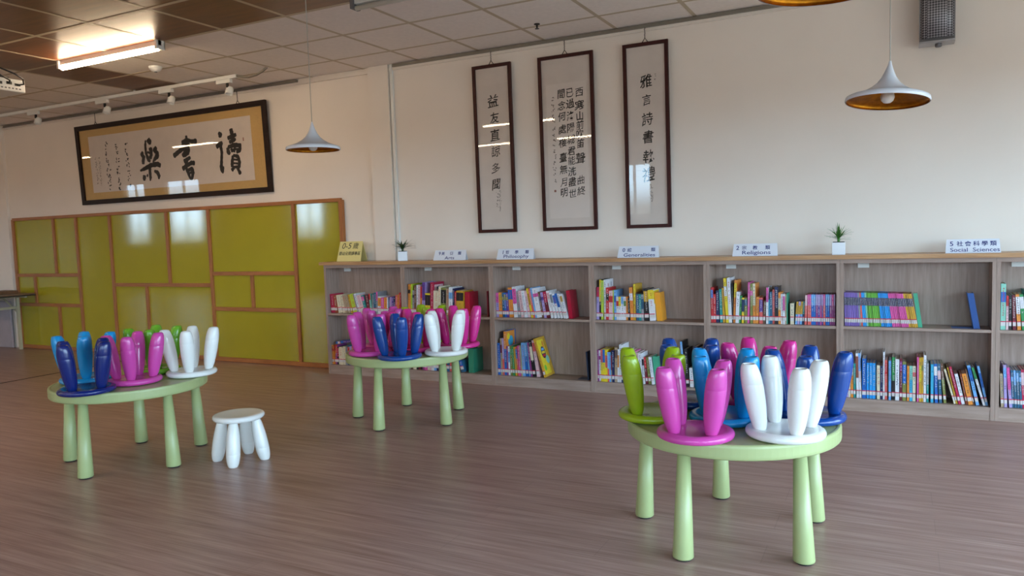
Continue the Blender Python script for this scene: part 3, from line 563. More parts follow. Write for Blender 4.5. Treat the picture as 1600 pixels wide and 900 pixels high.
# each book: x, thickness, height, lean in degrees, cover colour, second colour, series
BOOKS = {
 '1u': '''-4.9028 0.0499 0.177 -3.4 crimson;-4.8498 0.0278 0.168 -5.9 rust;-4.8218 0.049 0.169 -8.0 cream;-4.7711 0.0312 0.173 -16.7 cream;-4.7379 0.0293 0.172 -12.1 tan;-4.7067 0.0255 0.171 -13.5 tan;-4.6793 0.0197 0.175 -11.0 mustard;-4.658 0.0486 0.18 -14.6 lime;-4.6072 0.0109 0.185 -17.7 grey;-4.5945 0.0219 0.189 -16.5 white;-4.5705 0.0479 0.171 -15.4 blush;-4.5178 0.0286 0.172 -15.9 teal pink;-4.4869 0.0339 0.173 -8.9 maroon;-4.4513 0.0165 0.184 -5.4 mint red;-4.4336 0.0124 0.179 2.9 grey;-4.4201 0.0293 0.193 2.4 petrol;-4.3895 0.0164 0.203 3.3 grey pink;-4.3726 0.0402 0.158 3.2 white orange;-4.3317 0.0325 0.149 3.2 pink;-4.2986 0.0358 0.149 3.2 orange;-4.2622 0.0104 0.154 3.1 white;-4.2513 0.0172 0.155 3.1 navy;-4.2329 0.0246 0.155 3.1 lilac;-4.2071 0.0205 0.16 3.1 purple;-4.1854 0.0182 0.16 3.1 purple navy;-4.166 0.0227 0.174 3.1 coral;-4.1422 0.0192 0.179 3.1 orange;-4.1218 0.0214 0.196 3.0 red''',
 '2u': '''-4.0389 0.024 0.273 3.0 orange black;-4.0137 0.0168 0.273 2.9 lime;-3.9963 0.0203 0.218 2.9 grey navy;-3.9747 0.0226 0.263 2.9 brown;-3.9509 0.0196 0.266 2.9 white;-3.9301 0.0225 0.266 2.9 blush;-3.9064 0.0212 0.251 2.9 orange red;-3.8839 0.0329 0.288 2.8 lilac purple;-3.8498 0.0549 0.192 2.8 yellow black;-3.7936 0.0314 0.288 2.8 crimson;-3.7611 0.0577 0.215 2.7 cream;-3.7021 0.0189 0.254 2.7 cream;-3.682 0.0531 0.24 2.7 olive black;-3.6277 0.0307 0.235 2.6 tan;-3.5959 0.0379 0.247 2.6 white sky;-3.5574 0.0158 0.236 2.6 navy;-3.5405 0.018 0.211 2.6 red;-3.5214 0.0725 0.216 2.5 mustard black''',
 '3u': '''-3.1549 0.0277 0.203 0.0 lilac pink;-3.1262 0.0323 0.206 0.0 orange mustard;-3.0929 0.02 0.204 -1.5 petrol olive;-3.0723 0.0189 0.204 -2.0 blue olive;-3.0529 0.021 0.204 -2.0 purple olive;-3.0308 0.0443 0.246 -2.1 orange blue;-2.9855 0.0362 0.254 -4.0 white pink;-2.9481 0.0226 0.217 -4.6 grey;-2.9244 0.0276 0.222 -5.9 blush;-2.8961 0.0269 0.223 -7.2 white;-2.8679 0.0242 0.222 -9.3 blush;-2.8424 0.019 0.244 -10.1 yellow mustard;-2.8221 0.016 0.242 -10.2 coral;-2.8048 0.0169 0.249 -10.3 sky;-2.7866 0.0486 0.244 -10.0 white pink;-2.7363 0.0168 0.216 -9.5 brown navy;-2.7183 0.0237 0.211 -8.8 lilac purple;-2.6933 0.0324 0.216 -8.9 maroon crimson;-2.659 0.0256 0.224 -12.9 white blush;-2.6318 0.0239 0.211 -13.8 white grey;-2.6062 0.0218 0.203 -14.7 white blue;-2.5826 0.0226 0.206 -15.6 white blue;-2.5582 0.0187 0.204 -16.4 white;-2.5382 0.0205 0.2 -16.2 white mustard''',
 '4u': '''-2.2602 0.0226 0.254 1.3 lilac crimson;-2.235 0.0175 0.311 1.3 black yellow;-2.2165 0.0175 0.306 1.3 lime;-2.198 0.0179 0.311 0.0 white;-2.179 0.0228 0.25 1.4 red black;-2.1552 0.0312 0.226 1.4 blush red;-2.123 0.0069 0.231 1.4 lime;-2.1151 0.0187 0.231 0.0 sky blue;-2.0955 0.0206 0.18 0.0 white red;-2.0739 0.0191 0.18 0.0 white yellow;-2.0538 0.02 0.18 0.0 white sky;-2.0329 0.0185 0.18 0.0 white green;-2.0139 0.016 0.18 0.0 orange;-1.997 0.0145 0.171 0.0 black;-1.9815 0.026 0.253 -3.7 orange white;-1.9545 0.0163 0.278 0.0 mustard yellow;-1.9372 0.0067 0.214 0.0 brown;-1.9296 0.021 0.202 0.0 petrol;-1.9076 0.0181 0.2 0.0 teal;-1.8885 0.0195 0.2 0.0 grey petrol;-1.8596 0.0353 0.242 -3.9 black mustard;-1.8185 0.0456 0.234 -7.2 white yellow''',
 '5u': '''-1.3748 0.0162 0.256 0.0 red blue;-1.3577 0.0189 0.207 0.0 red;-1.3355 0.023 0.233 0.0 navy;-1.3116 0.0197 0.244 -1.7 teal;-1.291 0.0173 0.252 -1.8 mustard;-1.2728 0.0195 0.322 -3.3 yellow white;-1.2473 0.0235 0.324 -2.2 white;-1.2228 0.0054 0.284 0.0 black;-1.2165 0.0176 0.307 2.3 orange yellow;-1.198 0.0238 0.225 2.7 white;-1.1733 0.0148 0.197 3.2 green;-1.1563 0.017 0.183 0.0 yellow navy;-1.1384 0.0191 0.183 0.0 olive petrol;-1.1184 0.0146 0.293 1.4 pink;-1.1029 0.0173 0.284 0.0 olive pink;-1.0847 0.0181 0.284 0.0 orange cream;-1.0653 0.0202 0.189 1.8 orange;-1.0442 0.025 0.184 0.0 coral purple;-1.0166 0.0166 0.162 2.6 brown;-0.9992 0.0161 0.257 0.0 white pink;-0.9827 0.0069 0.171 0.0 cyan;-0.9748 0.0191 0.226 0.0 petrol;-0.9541 0.016 0.242 0.0 coral;-0.9368 0.0241 0.262 0.0 black navy;-0.9119 0.0159 0.222 0.0 orange cream;-0.8952 0.015 0.211 0.0 white;-0.8793 0.0136 0.211 0.0 white pink;-0.8649 0.0085 0.209 0.0 tan;-0.8098 0.0258 0.147 -1.5 cream;-0.7785 0.0145 0.159 3.7 sky mustard;-0.7634 0.0153 0.16 3.7 lilac mustard;-0.7474 0.0138 0.16 3.4 sky mustard;-0.7321 0.012 0.161 2.8 navy teal;-0.7189 0.0147 0.206 1.4 coral blush pinkset;-0.7021 0.0113 0.21 0.0 coral pink pinkset;-0.6902 0.0119 0.21 0.0 coral pink pinkset;-0.6765 0.0154 0.21 0.0 blue sky pinkset;-0.6604 0.0148 0.21 0.0 blue sky pinkset;-0.6444 0.013 0.21 0.0 plum lilac pinkset;-0.6308 0.0141 0.21 0.0 purple lilac pinkset;-0.6161 0.0106 0.21 0.0 pink lilac pinkset;-0.6049 0.0082 0.21 0.0 purple lilac pinkset;-0.5961 0.0132 0.21 0.0 coral pink pinkset;-0.5815 0.0123 0.211 0.0 blue sky pinkset;-0.5686 0.0122 0.211 0.0 blue sky pinkset;-0.5552 0.0125 0.211 0.0 plum lilac pinkset;-0.5421 0.0125 0.211 0.0 plum pink pinkset;-0.5291 0.0087 0.211 0.0 plum lilac pinkset''',
 '6u': '''-0.4678 0.0103 0.225 -1.2 violet violet navyset;-0.4574 0.0102 0.225 -1.5 violet violet navyset;-0.447 0.0102 0.225 -1.7 violet violet navyset;-0.4366 0.0102 0.225 -2.0 violet violet navyset;-0.4262 0.0102 0.225 -2.2 violet violet navyset;-0.4159 0.0102 0.225 -2.5 violet violet navyset;-0.4056 0.0101 0.224 -2.7 violet violet navyset;-0.3953 0.0101 0.224 -3.0 violet violet navyset;-0.385 0.0101 0.224 -3.2 grey grey navyset;-0.3747 0.0101 0.224 -3.4 coral coral navyset;-0.3645 0.0101 0.224 -3.7 cyanblue cyanblue navyset;-0.3542 0.01 0.224 -3.9 cyanblue cyanblue navyset;-0.344 0.01 0.224 -4.2 mint mint navyset;-0.3338 0.01 0.224 -4.4 grass grass navyset;-0.3237 0.01 0.223 -4.7 grass grass navyset;-0.3135 0.0099 0.223 -4.9 grass grass navyset;-0.3034 0.0099 0.223 -5.1 grass grass navyset;-0.2933 0.0099 0.223 -5.4 grass grass navyset;-0.2832 0.0099 0.223 -5.6 grass grass navyset;-0.2731 0.0099 0.223 -5.9 grass grass navyset;-0.263 0.0098 0.223 -6.1 cyanblue cyanblue navyset;-0.253 0.0098 0.223 -6.3 cyanblue cyanblue navyset;-0.2429 0.0098 0.223 -6.6 cyanblue cyanblue navyset;-0.2329 0.0098 0.223 -6.8 cyanblue cyanblue navyset;-0.2229 0.0097 0.222 -7.0 cyanblue cyanblue navyset;-0.213 0.0097 0.222 -7.3 cyanblue cyanblue navyset;-0.203 0.0097 0.222 -7.5 rose rose navyset;-0.1931 0.0097 0.222 -7.7 rose rose navyset;-0.1832 0.0097 0.222 -8.0 rose rose navyset;-0.1733 0.0096 0.222 -8.2 rose rose navyset;-0.1634 0.0096 0.222 -8.4 rose rose navyset;-0.1535 0.0096 0.222 -8.7 rose rose navyset;-0.1437 0.0096 0.222 -8.9 rose rose navyset;-0.1338 0.0095 0.222 -9.1 rose rose navyset;-0.124 0.0095 0.222 -9.4 rose rose navyset;-0.1142 0.0095 0.222 -9.6 gold gold navyset;-0.1044 0.0095 0.222 -9.8 gold gold navyset;-0.0947 0.0094 0.222 -10.0 gold gold navyset;-0.0849 0.0094 0.222 -10.3 gold gold navyset;-0.0752 0.0094 0.222 -10.5 gold gold navyset''',
 '7u': '''0.4267 0.0279 0.287 0.0 mint blue;0.4559 0.0127 0.212 0.0 blush red;0.4696 0.0157 0.216 0.0 black;0.4862 0.0179 0.216 -2.8 maroon;0.5062 0.0204 0.221 -5.8 orange white;0.5287 0.021 0.221 -5.2 green white;0.5504 0.019 0.248 -2.5 teal pink;0.5707 0.0183 0.249 -2.3 pink;0.5903 0.0215 0.237 -2.0 navy''',
 '1l': '''-4.9457 0.0204 0.182 0.0 orange red;-4.9248 0.0199 0.183 1.6 orange red;-4.9045 0.0203 0.184 2.3 plum red;-4.8832 0.0179 0.168 3.0 black crimson;-4.8634 0.0478 0.165 2.0 cream;-4.8147 0.0317 0.171 1.7 cream;-4.782 0.0223 0.168 2.0 grey;-4.7588 0.024 0.184 -3.7 petrol red;-4.7333 0.0208 0.178 1.3 lilac;-4.7102 0.0345 0.179 1.3 coral;-4.6734 0.0389 0.177 2.7 cream;-4.6322 0.0296 0.182 2.7 navy;-4.6003 0.0295 0.18 3.4 pink''',
 '2l': '''-4.0497 0.0291 0.171 3.0 brown;-4.0194 0.0336 0.167 2.9 cream;-3.9845 0.0219 0.178 2.9 black;-3.9614 0.0219 0.174 2.9 maroon;-3.9384 0.0218 0.185 2.9 black;-3.9154 0.0246 0.176 2.8 plum;-3.8896 0.0302 0.182 2.8 pink;-3.8582 0.0187 0.174 2.8 cream;-3.8384 0.0243 0.18 2.8 blush;-3.8129 0.0271 0.19 2.8 white;-3.7846 0.027 0.182 2.7 sky;-3.7565 0.0213 0.188 2.7 navy;-3.7341 0.0324 0.184 2.7 mustard;-3.7006 0.0322 0.181 2.7 pink;-3.6672 0.021 0.187 2.6 red;-3.6451 0.0265 0.178 2.6 petrol;-3.6175 0.0264 0.17 2.6 coral;-3.59 0.0317 0.185 2.6 grey;-3.4887 0.0325 0.102 -13.9 petrol blue''',
 '3l': '''-3.1716 0.0245 0.269 0.0 blue;-3.1445 0.0167 0.309 0.0 tan maroon;-3.1265 0.018 0.31 0.0 coral lilac;-3.0976 0.0236 0.368 0.0 blue orange;-3.0727 0.0153 0.244 0.0 plum;-3.0561 0.0165 0.244 0.0 white sky;-3.0345 0.0177 0.245 -1.7 olive green;-3.0155 0.0164 0.246 -2.2 green;-2.9927 0.0163 0.241 -4.7 mustard;-2.9757 0.0144 0.242 -4.6 coral blue;-2.96 0.0175 0.254 -2.8 pink;-2.9412 0.0125 0.255 -3.2 tan;-2.9268 0.028 0.278 -2.2 sky;-2.8975 0.0204 0.279 -4.0 blue sky;-2.8758 0.0142 0.283 -5.4 sky;-2.8603 0.0141 0.284 -6.3 plum;-2.8233 0.0252 0.306 -12.3 black cream;-2.7963 0.0284 0.304 -14.6 blush coral;-2.7358 0.0189 0.327 -27.3 gold''',
 '4l': '''-2.2772 0.0105 0.248 0.0 plum;-2.2657 0.0162 0.244 0.0 white plum;-2.2486 0.0181 0.252 0.0 yellow coral;-2.2296 0.0189 0.252 0.0 yellow blue;-2.2097 0.0194 0.253 0.0 yellow coral;-2.1894 0.0132 0.234 0.0 coral sky;-2.1757 0.0132 0.234 0.0 sky;-2.1616 0.0103 0.208 0.0 cream red;-2.1503 0.0187 0.249 0.0 navy;-2.1307 0.0233 0.272 1.4 tan brown;-2.106 0.0116 0.26 1.7 white orange;-2.0934 0.0223 0.296 1.3 white;-2.0702 0.0222 0.248 1.3 navy crimson;-2.0471 0.0267 0.253 1.3 white;-2.0195 0.0266 0.25 1.3 cream;-1.992 0.0265 0.247 0.0 pink;-1.9646 0.0309 0.239 0.0 blush;-1.9314 0.0271 0.236 -2.6 white;-1.8998 0.0157 0.207 -4.7 white black;-1.8706 0.0169 0.208 -6.0 maroon red;-1.8526 0.0214 0.207 -5.3 olive;-1.8236 0.0206 0.211 -9.2 white;-1.5628 0.0164 0.338 -4.1 black sky;-1.5452 0.0234 0.283 -2.9 black;-1.5159 0.0279 0.143 -1.9 white;-1.4868 0.0278 0.303 0.0 navy;-1.4579 0.0248 0.292 0.0 black''',
 '6l': '''-0.4677 0.0148 0.213 0.0 petrol;-0.4521 0.0126 0.204 0.0 lilac;-0.4386 0.0126 0.201 0.0 cream mint;-0.4235 0.0159 0.215 0.0 orange cream;-0.4068 0.0138 0.234 0.0 teal;-0.3909 0.0158 0.304 -1.3 white rust;-0.371 0.0141 0.305 -1.6 white sky;-0.3544 0.0248 0.269 0.0 blue;-0.3272 0.0173 0.241 0.0 cyanblue;-0.3091 0.0172 0.242 0.0 cyanblue;-0.2911 0.018 0.24 0.0 cyanblue;-0.2723 0.0065 0.23 0.0 petrol;-0.2645 0.0191 0.228 0.0 cream;-0.2442 0.015 0.224 0.0 navy;-0.228 0.0101 0.32 0.0 white;-0.2171 0.0161 0.264 0.0 coral red;-0.1945 0.0153 0.263 0.0 sky;-0.1753 0.0192 0.287 0.0 black green;-0.1553 0.0239 0.274 0.0 white;-0.129 0.0151 0.28 0.0 maroon plum;-0.1131 0.0229 0.258 0.0 olive blue;-0.0863 0.0134 0.233 0.0 orange;-0.0721 0.0181 0.233 0.0 cyan mint;-0.0532 0.018 0.234 0.0 cream coral;-0.0292 0.0115 0.294 0.0 pink;-0.0169 0.0139 0.292 0.0 mustard yellow;-0.0022 0.0106 0.293 0.0 mustard olive;0.0092 0.0159 0.308 0.0 white;0.0259 0.0134 0.255 0.0 teal grey;0.0495 0.0174 0.251 0.0 cyan;0.0737 0.0189 0.255 -1.6 blue white;0.0974 0.0176 0.256 -3.0 petrol blush;0.1238 0.0159 0.257 -4.9 olive brown;0.1814 0.0111 0.23 -14.8 cream;0.1937 0.01 0.239 -13.0 mustard;0.2078 0.0153 0.247 -13.4 crimson;0.2247 0.0187 0.198 -12.3 white;0.2486 0.0111 0.199 -10.9 rust;0.2606 0.0259 0.202 -11.4 orange;0.2878 0.0064 0.234 -11.8 brown;0.3025 0.0189 0.258 -11.9 sky blue;0.341 0.0137 0.249 -15.4 white green;0.3559 0.0135 0.256 -11.4 sky blue;0.3735 0.0095 0.304 -6.6 black white''',
 '7l': '''0.4361 0.0171 0.211 -2.6 tan;0.4539 0.0164 0.267 -2.1 lilac sky;0.4746 0.017 0.251 -4.2 lilac pink;0.493 0.0134 0.235 -2.7 petrol sky;0.5071 0.0141 0.236 -2.5 petrol sky;0.5219 0.014 0.237 -2.7 petrol sky;0.5367 0.0105 0.237 -2.8 petrol sky;0.5486 0.0147 0.242 -2.9 crimson blush;0.564 0.016 0.243 -2.8 crimson blush;0.5817 0.0191 0.252 -2.0 navy;0.6025 0.0155 0.258 -2.0 teal''',
}
MB = {k: mat('cover_'+k, v, .38, var=.10, scale=45) for k, v in HEX.items()}
ORD = ['first','second','third','fourth','fifth','sixth','seventh','eighth','ninth','tenth','eleventh','twelfth','thirteenth','fourteenth','fifteenth','sixteenth','seventeenth','eighteenth','nineteenth','twentieth']
for d, dn in ((20,'twenty'),(30,'thirty'),(40,'forty')):
    if d == 20: pass
    else: ORD.append(('thirtieth','fortieth')[d//10-3])
    ORD += [dn+'-'+ORD[i] for i in range(9)]
def quad(bm, x0, x1, z0, z1, y, mi): 
    f = bm.faces.new([bm.verts.new(p) for p in ((x0,y,z0),(x1,y,z0),(x1,y,z1),(x0,y,z1))]); f.material_index = mi
def make_book(x, y, z, w, h, lean, c1, c2, style, label, group, dep):
    th = math.radians(lean); oz = z+.0008+(w*math.sin(th) if lean > 0 else 0)
    t = thing('book', label, 'book', (x, y, oz), (0, th, 0), group)
    cov = bmesh.new(); ct = .0016
    cut = [0, h]; mats = [0]
    if c2:
        if style == 'navyset': cut, mats = [0,h*.62,h*.86,h], [0,1,0]
        elif style == 'pinkset': cut, mats = [0,h*.64,h], [0,1]
        else:
            a = random.choice((.45,.6,.7)); b = random.choice((.82,.93,1.0)); cut = [0,h*a,h*b]+([h] if b < 1 else []); mats = [0,1]+([0] if b < 1 else [])
    if style == 'navyset': m2 = MB['navy']
    else: m2 = MB[c2] if c2 else MB[c1]
    for (za, zb, mi) in zip(cut, cut[1:], mats): box(cov, 0, w, 0, ct, za, zb, mi)
    box(cov, 0, ct, ct, dep, 0, h, 0); box(cov, w-ct, w, ct, dep, 0, h, 0)
    obj('cover', cov, [MB[c1], m2], t)
    obj('pages', B(ct,w-ct,ct,dep-.003,.003,h-.003), M_page, t)
    # library sticker low on the spine
    lb = bmesh.new(); q = .0006
    box(lb, .0002, w-.0002, -q, 0, .024, .048, 0); box(lb, .0002, w-.0002, -q, 0, .048, .0545, 1)
    obj('spine_label', lb, [M_lab, M_labr], t)
    # printed marks running down the spine
    dark = c1 in ('crimson','rust','teal','maroon','petrol','navy','purple','red','olive','black','brown','blue','green','plum','violet','cyanblue','pink','coral','rose','grass')
    tm = M_lab if dark else MB[random.choice(('navy','black','red','petrol','brown'))]
    pb = bmesh.new(); z1 = h*random.uniform(.9,.95); z0 = max(.07, h*random.uniform(.3,.5)); cw = min(w*.62,.012)
    if style == 'navyset': z1, z0, tm = h*.85, h*.63, M_lab
    zc = z1
    while zc > z0:
        if random.random() > (.12 if style != 'navyset' else .0):
            for _ in range(3):
                a = w/2+random.uniform(-.5,.25)*cw; b = zc-random.uniform(0,.8)*cw
                quad(pb, a, a+random.uniform(.25,.5)*cw, b, b-cw*random.uniform(.12,.25)*(2 if style == 'navyset' else 1), -.0004, 0)
            a = w/2+random.uniform(-.3,.1)*cw; quad(pb, a, a+cw*.16, zc, zc-cw*.85, -.00035, 0)
        zc -= cw*1.25
    obj('title_print', pb, tm, t, kind='stuff')
    return t
books = {}; ends = {}
for k in ('1u','2u','3u','4u','5u','6u','7u','1l','2l','3l','4l','6l','7l'):
    bay = int(k[0])-1; up = k[1] == 'u'; z = .572 if up else .084
    rows = [r.split() for r in BOOKS[k].split(';')]
    where = '%s shelf below %s' % ('upper' if up else 'lower', SIGNN[bay])
    lo = U0+bay*UP+.0235; hi = U0+(bay+1)*UP-.0235; prev = lo
    for i, r in enumerate(rows):
        x, w, h, lean = map(float, r[:4]); c1 = r[4]; c2 = None; st = None
        for e in r[5:]:
            if e in HEX: c2 = e
            else: st = e
        if c2 == c1 and st != 'navyset': c2 = None
        x = max(x, prev); w = max(w*(.93 if k == '3u' else .96)-.0004, .0062)
        hb_ = min(h, .372 if up else .40)
        if i == 0: zm = hb_; pr = lo; room = .07
        else: zm = min(hb_, ph_)*math.cos(math.radians(max(abs(lean),abs(pl_)))); pr = px_+math.tan(math.radians(pl_))*zm+.0004; room = .03 if k == '3l' and lean < -16 else .006
        x = min(max(x, pr-math.tan(math.radians(lean))*zm), x+room)       # slide right, then straighten, until clear of the neighbour
        lean = max(lean, math.degrees(math.atan((pr-x)/zm)))
        if k == '5u' and c1 == 'cream' and x < -.80 and w > .02: x = max(x, -.8225); lean = 0.0
        if x+w+max(0,math.sin(math.radians(lean))*hb_) > hi: continue
        if i and lean > 0 and pl_ < lean: pass
        dep = .13+min(.045, hb_*.16)
        dep = min(dep, .14 if bay == 0 else .178)
        adj = 'tall ' if h > .27 else ('short ' if h < .18 else '')
        adj += 'thick ' if w > .034 else ('thin ' if w < .013 else '')
        if lean < -10: adj += 'leaning '
        lab = '%s%s book, %s from left, %s' % (adj, WORD.get(c1,c1), ORD[i], where)
        books.setdefault(k, []).append(make_book(x, -.218+random.uniform(-.004,.006), z, w, hb_, lean, c1, c2, st, lab, 'books on the '+where, dep))
        prev = x+w/math.cos(math.radians(lean))+.0005; px_, pl_, ph_ = prev, lean, hb_; ends.setdefault(k, []).append((prev, lean, hb_))
# printed covers that face the room
def cover_print(t, quads, w, x_off=.0):
    """flat print on the right-hand board of a book: quads of (y0,y1,z0,z1,material)"""
    for n_, (nm, y0, y1, z0, z1, m, rnd) in enumerate(quads):
        bm = bmesh.new()
        if rnd:
            c_=[((y0+y1)/2+(y1-y0)/2*math.cos(a*PI/12),(z0+z1)/2+(z1-z0)/2*math.sin(a*PI/12)) for a in range(24)]
        else: c_=[(y0,z0),(y1,z0),(y1,z1),(y0,z1)]
        bm.faces.new([bm.verts.new((w+.0003+.0002*n_,a,b)) for a,b in c_]); obj(nm, bm, m, t)
def bw(t): return max(v.co.x for v in t.children[0].data.vertices)
def bh_(t): return max(v.co.z for v in t.children[0].data.vertices)
b = books['3l'][-1]; H = bh_(b); q = [('cover_picture',.01,.13,.02,H-.02,MB['yellow'],0),('cover_picture',.04,.09,H*.60,H*.72,MB['sky'],1),('cover_picture',.09,.15,H*.30,H*.52,MB['mint'],1),('cover_picture',.02,.06,H*.15,H*.3,MB['grass'],1),('cover_picture',.09,.12,H*.72,H*.9,MB['orange'],1),('cover_badge',.035,.115,H*.46,H*.76,MB['navy'],1),('cover_badge',.05,.10,H*.66,H*.72,MB['sky'],0),('cover_badge',.045,.105,H*.58,H*.64,MB['yellow'],0),('cover_badge',.05,.10,H*.50,H*.56,MB['red'],0)]
cover_print(b, q, bw(b))
b = books['3l'][3]; H = bh_(b); cover_print(b, [('cover_picture',.002,.16,H*.62,H*.995,MB['orange'],0),('cover_picture',.04,.13,H*.64,H*.88,MB['cyan'],1),('cover_picture',.02,.07,H*.80,H*.95,MB['yellow'],1)], bw(b))
b = books['4u'][3]; H = bh_(b); cover_print(b, [('cover_picture',.08,.17,H*.66,H*.78,MB['blue'],0),('cover_picture',.05,.06,H*.82,H*.9,MB['red'],0),('cover_picture',.12,.13,H*.82,H*.93,MB['navy'],0)], bw(b))
b = books['2u'][9]; H = bh_(b); cover_print(b, [('cover_picture',.02,.16,H*.2,H*.93,MB['blush'],0),('cover_picture',.06,.12,H*.78,H*.88,MB['petrol'],1)], bw(b))
b = books['4u'][-1]; H = bh_(b); cover_print(b, [('cover_picture',.0,.15,H*.55,H*.97,MB['yellow'],0)], bw(b))
# a blue picture book lying across the books at the far left
t = make_book(-4.80,-.215,.272,.022,.20,0,'blue','purple',None,'blue picture book lying flat on top of the books, leftmost bookcase, lower shelf','books on the lower shelf below the yellow 0-5 sign',.13)
t.rotation_euler = (0, math.radians(83), 0); t.location = (-4.865,-.212,.300)

# bookends of folded sheet
def bookend(x, z, h, lean, c, w, dep, base, label, key=None):
    if key:                                # stand clear of the book it holds up
        pv = [e for e in ends[key] if e[0] < x+(.012 if key == '5u' else .06)]
        if pv:
            e = pv[-1]; x = max(x, e[0]+.001); zm = min(h, e[2]); lean = max(lean, math.degrees(math.atan((e[0]+math.tan(math.radians(e[1]))*zm+.001-x)/zm)))
    th = math.radians(lean); t = thing('bookend', label, 'bookend', (x,-.205,z+.001), group='folded metal bookends')
    bm = bmesh.new(); s = math.sin(th); k_ = .0022
    def slab(xa, xb, ya, yb):
        q=[(xa,ya),(xb,ya),(xb,yb),(xa,yb)]
        lo_=[bm.verts.new((a,b_,.0)) for a,b_ in q]; hi=[bm.verts.new((a+s*h,b_,h)) for a,b_ in q]
        bm.faces.new(lo_); bm.faces.new(hi)
        for i in range(4): bm.faces.new((lo_[i],lo_[(i+1)%4],hi[(i+1)%4],hi[i]))
    slab(0,w,0,k_); slab(w-k_,w,k_,dep); slab(0,k_,k_,dep)
    obj('upright', bm, MBE[c], t)
    obj('base_plate', B(-base,-.0005,.01,dep-.01,0,.0016) if base > 0 else B(.004,w-.004,.01,dep-.01,0,.0016), MBE[c], t)
MBE = {'red':mat('bookend_red','#b00a30',.3,coat=.2),'crimson':mat('bookend_crimson','#7a0c28',.35),'orange':mat('bookend_orange','#e89a1c',.35),'green':mat('bookend_green','#3fa07e',.35),'teal':mat('bookend_teal','#2c8a6c',.25,coat=.3),'blue':mat('bookend_blue','#164c94',.35),'navy':mat('bookend_navy','#1f3352',.4)}
for a in ((-3.438,.572,.205,.0,'red',.045,.15,0,'bright red folded bookend on the upper shelf below the Arts sign','2u'),
          (-3.225,.572,.215,0,'crimson',.012,.15,0,'dark red bookend against the right side of the upper Arts shelf'),
          (-2.507,.572,.225,-5.5,'red',.03,.14,0,'red folded bookend after the books on the upper Philosophy shelf','3u'),
          (-1.762,.572,.215,-5,'orange',.042,.12,0,'orange folded bookend on the upper shelf below the Generalities sign','4u'),
          (None,.572,.215,-4,'green',.006,.12,0,'green bookend among the books on the upper shelf below Religions sign'),
          (-.048,.572,.222,-8,'green',.024,.12,0,'green bookend right of the colourful series below Social Sciences sign','6u'),
          (.285,.572,.225,-9.5,'blue',.035,.12,.12,'blue bookend standing alone on the upper shelf below Social Sciences sign'),
          (-3.425,.084,.205,0,'teal',.05,.165,0,'large glossy green bookend on the lower shelf below the Arts sign','2l'),
          (-2.335,.084,.225,-3,'navy',.012,.12,.09,'dark blue bookend near the right side of the lower Philosophy shelf'),
          (-1.785,.084,.215,-5,'green',.04,.12,0,'green bookend after the books on the lower shelf below Generalities sign','4l')):
    if a[0] is None: a = (-.8355,)+a[1:]+('5u',)
    bookend(*a)

# ---------------------------------------------------------------- green tables
def cone(bm, p0, p1, r0, r1, n=24):
    tube(bm, [p0,p1], [r0,r1], n)
def table(x, y, th, label):
    t = thing('kids_table', label, 'table', (x,y,0), (0,0,th), 'round pale green low tables')
    bm = bmesh.new(); lathe(bm, [(0,.42),(.40,.42),(.419,.422),(.4235,.426),(.425,.434),(.425,.468),(.4235,.476),(.419,.48),(.412,.4805),(.405,.478),(0,.478)], 96)
    obj('tabletop', bm, M_tablegreen, t, smooth=False)
    for k in range(5):
        a = k*2*PI/5; c, s = math.cos(a), math.sin(a)
        bm = bmesh.new(); d = Vector((c*.379-c*.362, s*.379-s*.362, 0)); 
        top = Vector((c*.362,s*.362,.4198)); bot = Vector((c*.379,s*.379,.012))
        tube(bm, [top, bot, bot-Vector((0,0,.004))], [.0245,.0405,.0385], 28)
        lg = obj('leg', bm, M_tablegreen, t, smooth=True)
        bm = bmesh.new(); lathe(bm, [(.030,.0),(.034,.003),(.034,.0078)], 20, cx=bot.x, cy=bot.y); obj('foot_pad', bm, M_foot, lg)
    return t
TAB = [(-4.2117,-2.8276,3.6705),(-3.2066,-1.4104,3.4967),(-.7592,-2.5882,3.1457)]
table(*TAB[0],'pale green round kids table on the left, beside the single white stool')
table(*TAB[1],'pale green round kids table in the middle, standing close to the bookcases')
table(*TAB[2],'pale green round kids table at the right, nearest to the camera')

# ---------------------------------------------------------------- stools
MS = {'white':M_white,'pink':mat('orchid_pink_plastic','#d04aa4',.22,var=.02,coat=.1),'magenta':mat('hot_pink_plastic','#d6308c',.22,var=.02,coat=.1),'cyan':mat('cyan_plastic','#1590d0',.22,var=.02,coat=.1),
      'navy':mat('navy_blue_plastic','#10418c',.22,var=.02,coat=.1),'navydark':mat('deep_navy_plastic','#0f246a',.22,var=.02,coat=.1),'green':mat('lime_green_plastic','#97b01c',.22,var=.02,coat=.1),'leafgreen':mat('fresh_green_plastic','#6fb02c',.22,var=.02,coat=.1)}
SH = .280
prof = [(0,.0205),(.02,.0225),(.06,.026),(.12,.0295),(.2,.0325),(.3,.0355),(.42,.038),(.52,.039),(.62,.0394),(.70,.0391),(.703,.0388),(.706,.0390),(.77,.0384),(.83,.0370),(.88,.0350),(.92,.0328),(.95,.0306),(.975,.0280),(.99,.0255),(1.0,.0232)]
seat_prof = [(0,.004),(.06,.003),(.10,.001),(.122,0),(.134,.0015),(.1415,.006),(.1445,.013),(.1445,.019),(.1415,.026),(.134,.0315),(.124,.033),(.112,.0315),(.104,.0285),(0,.0285)]
protos = {}
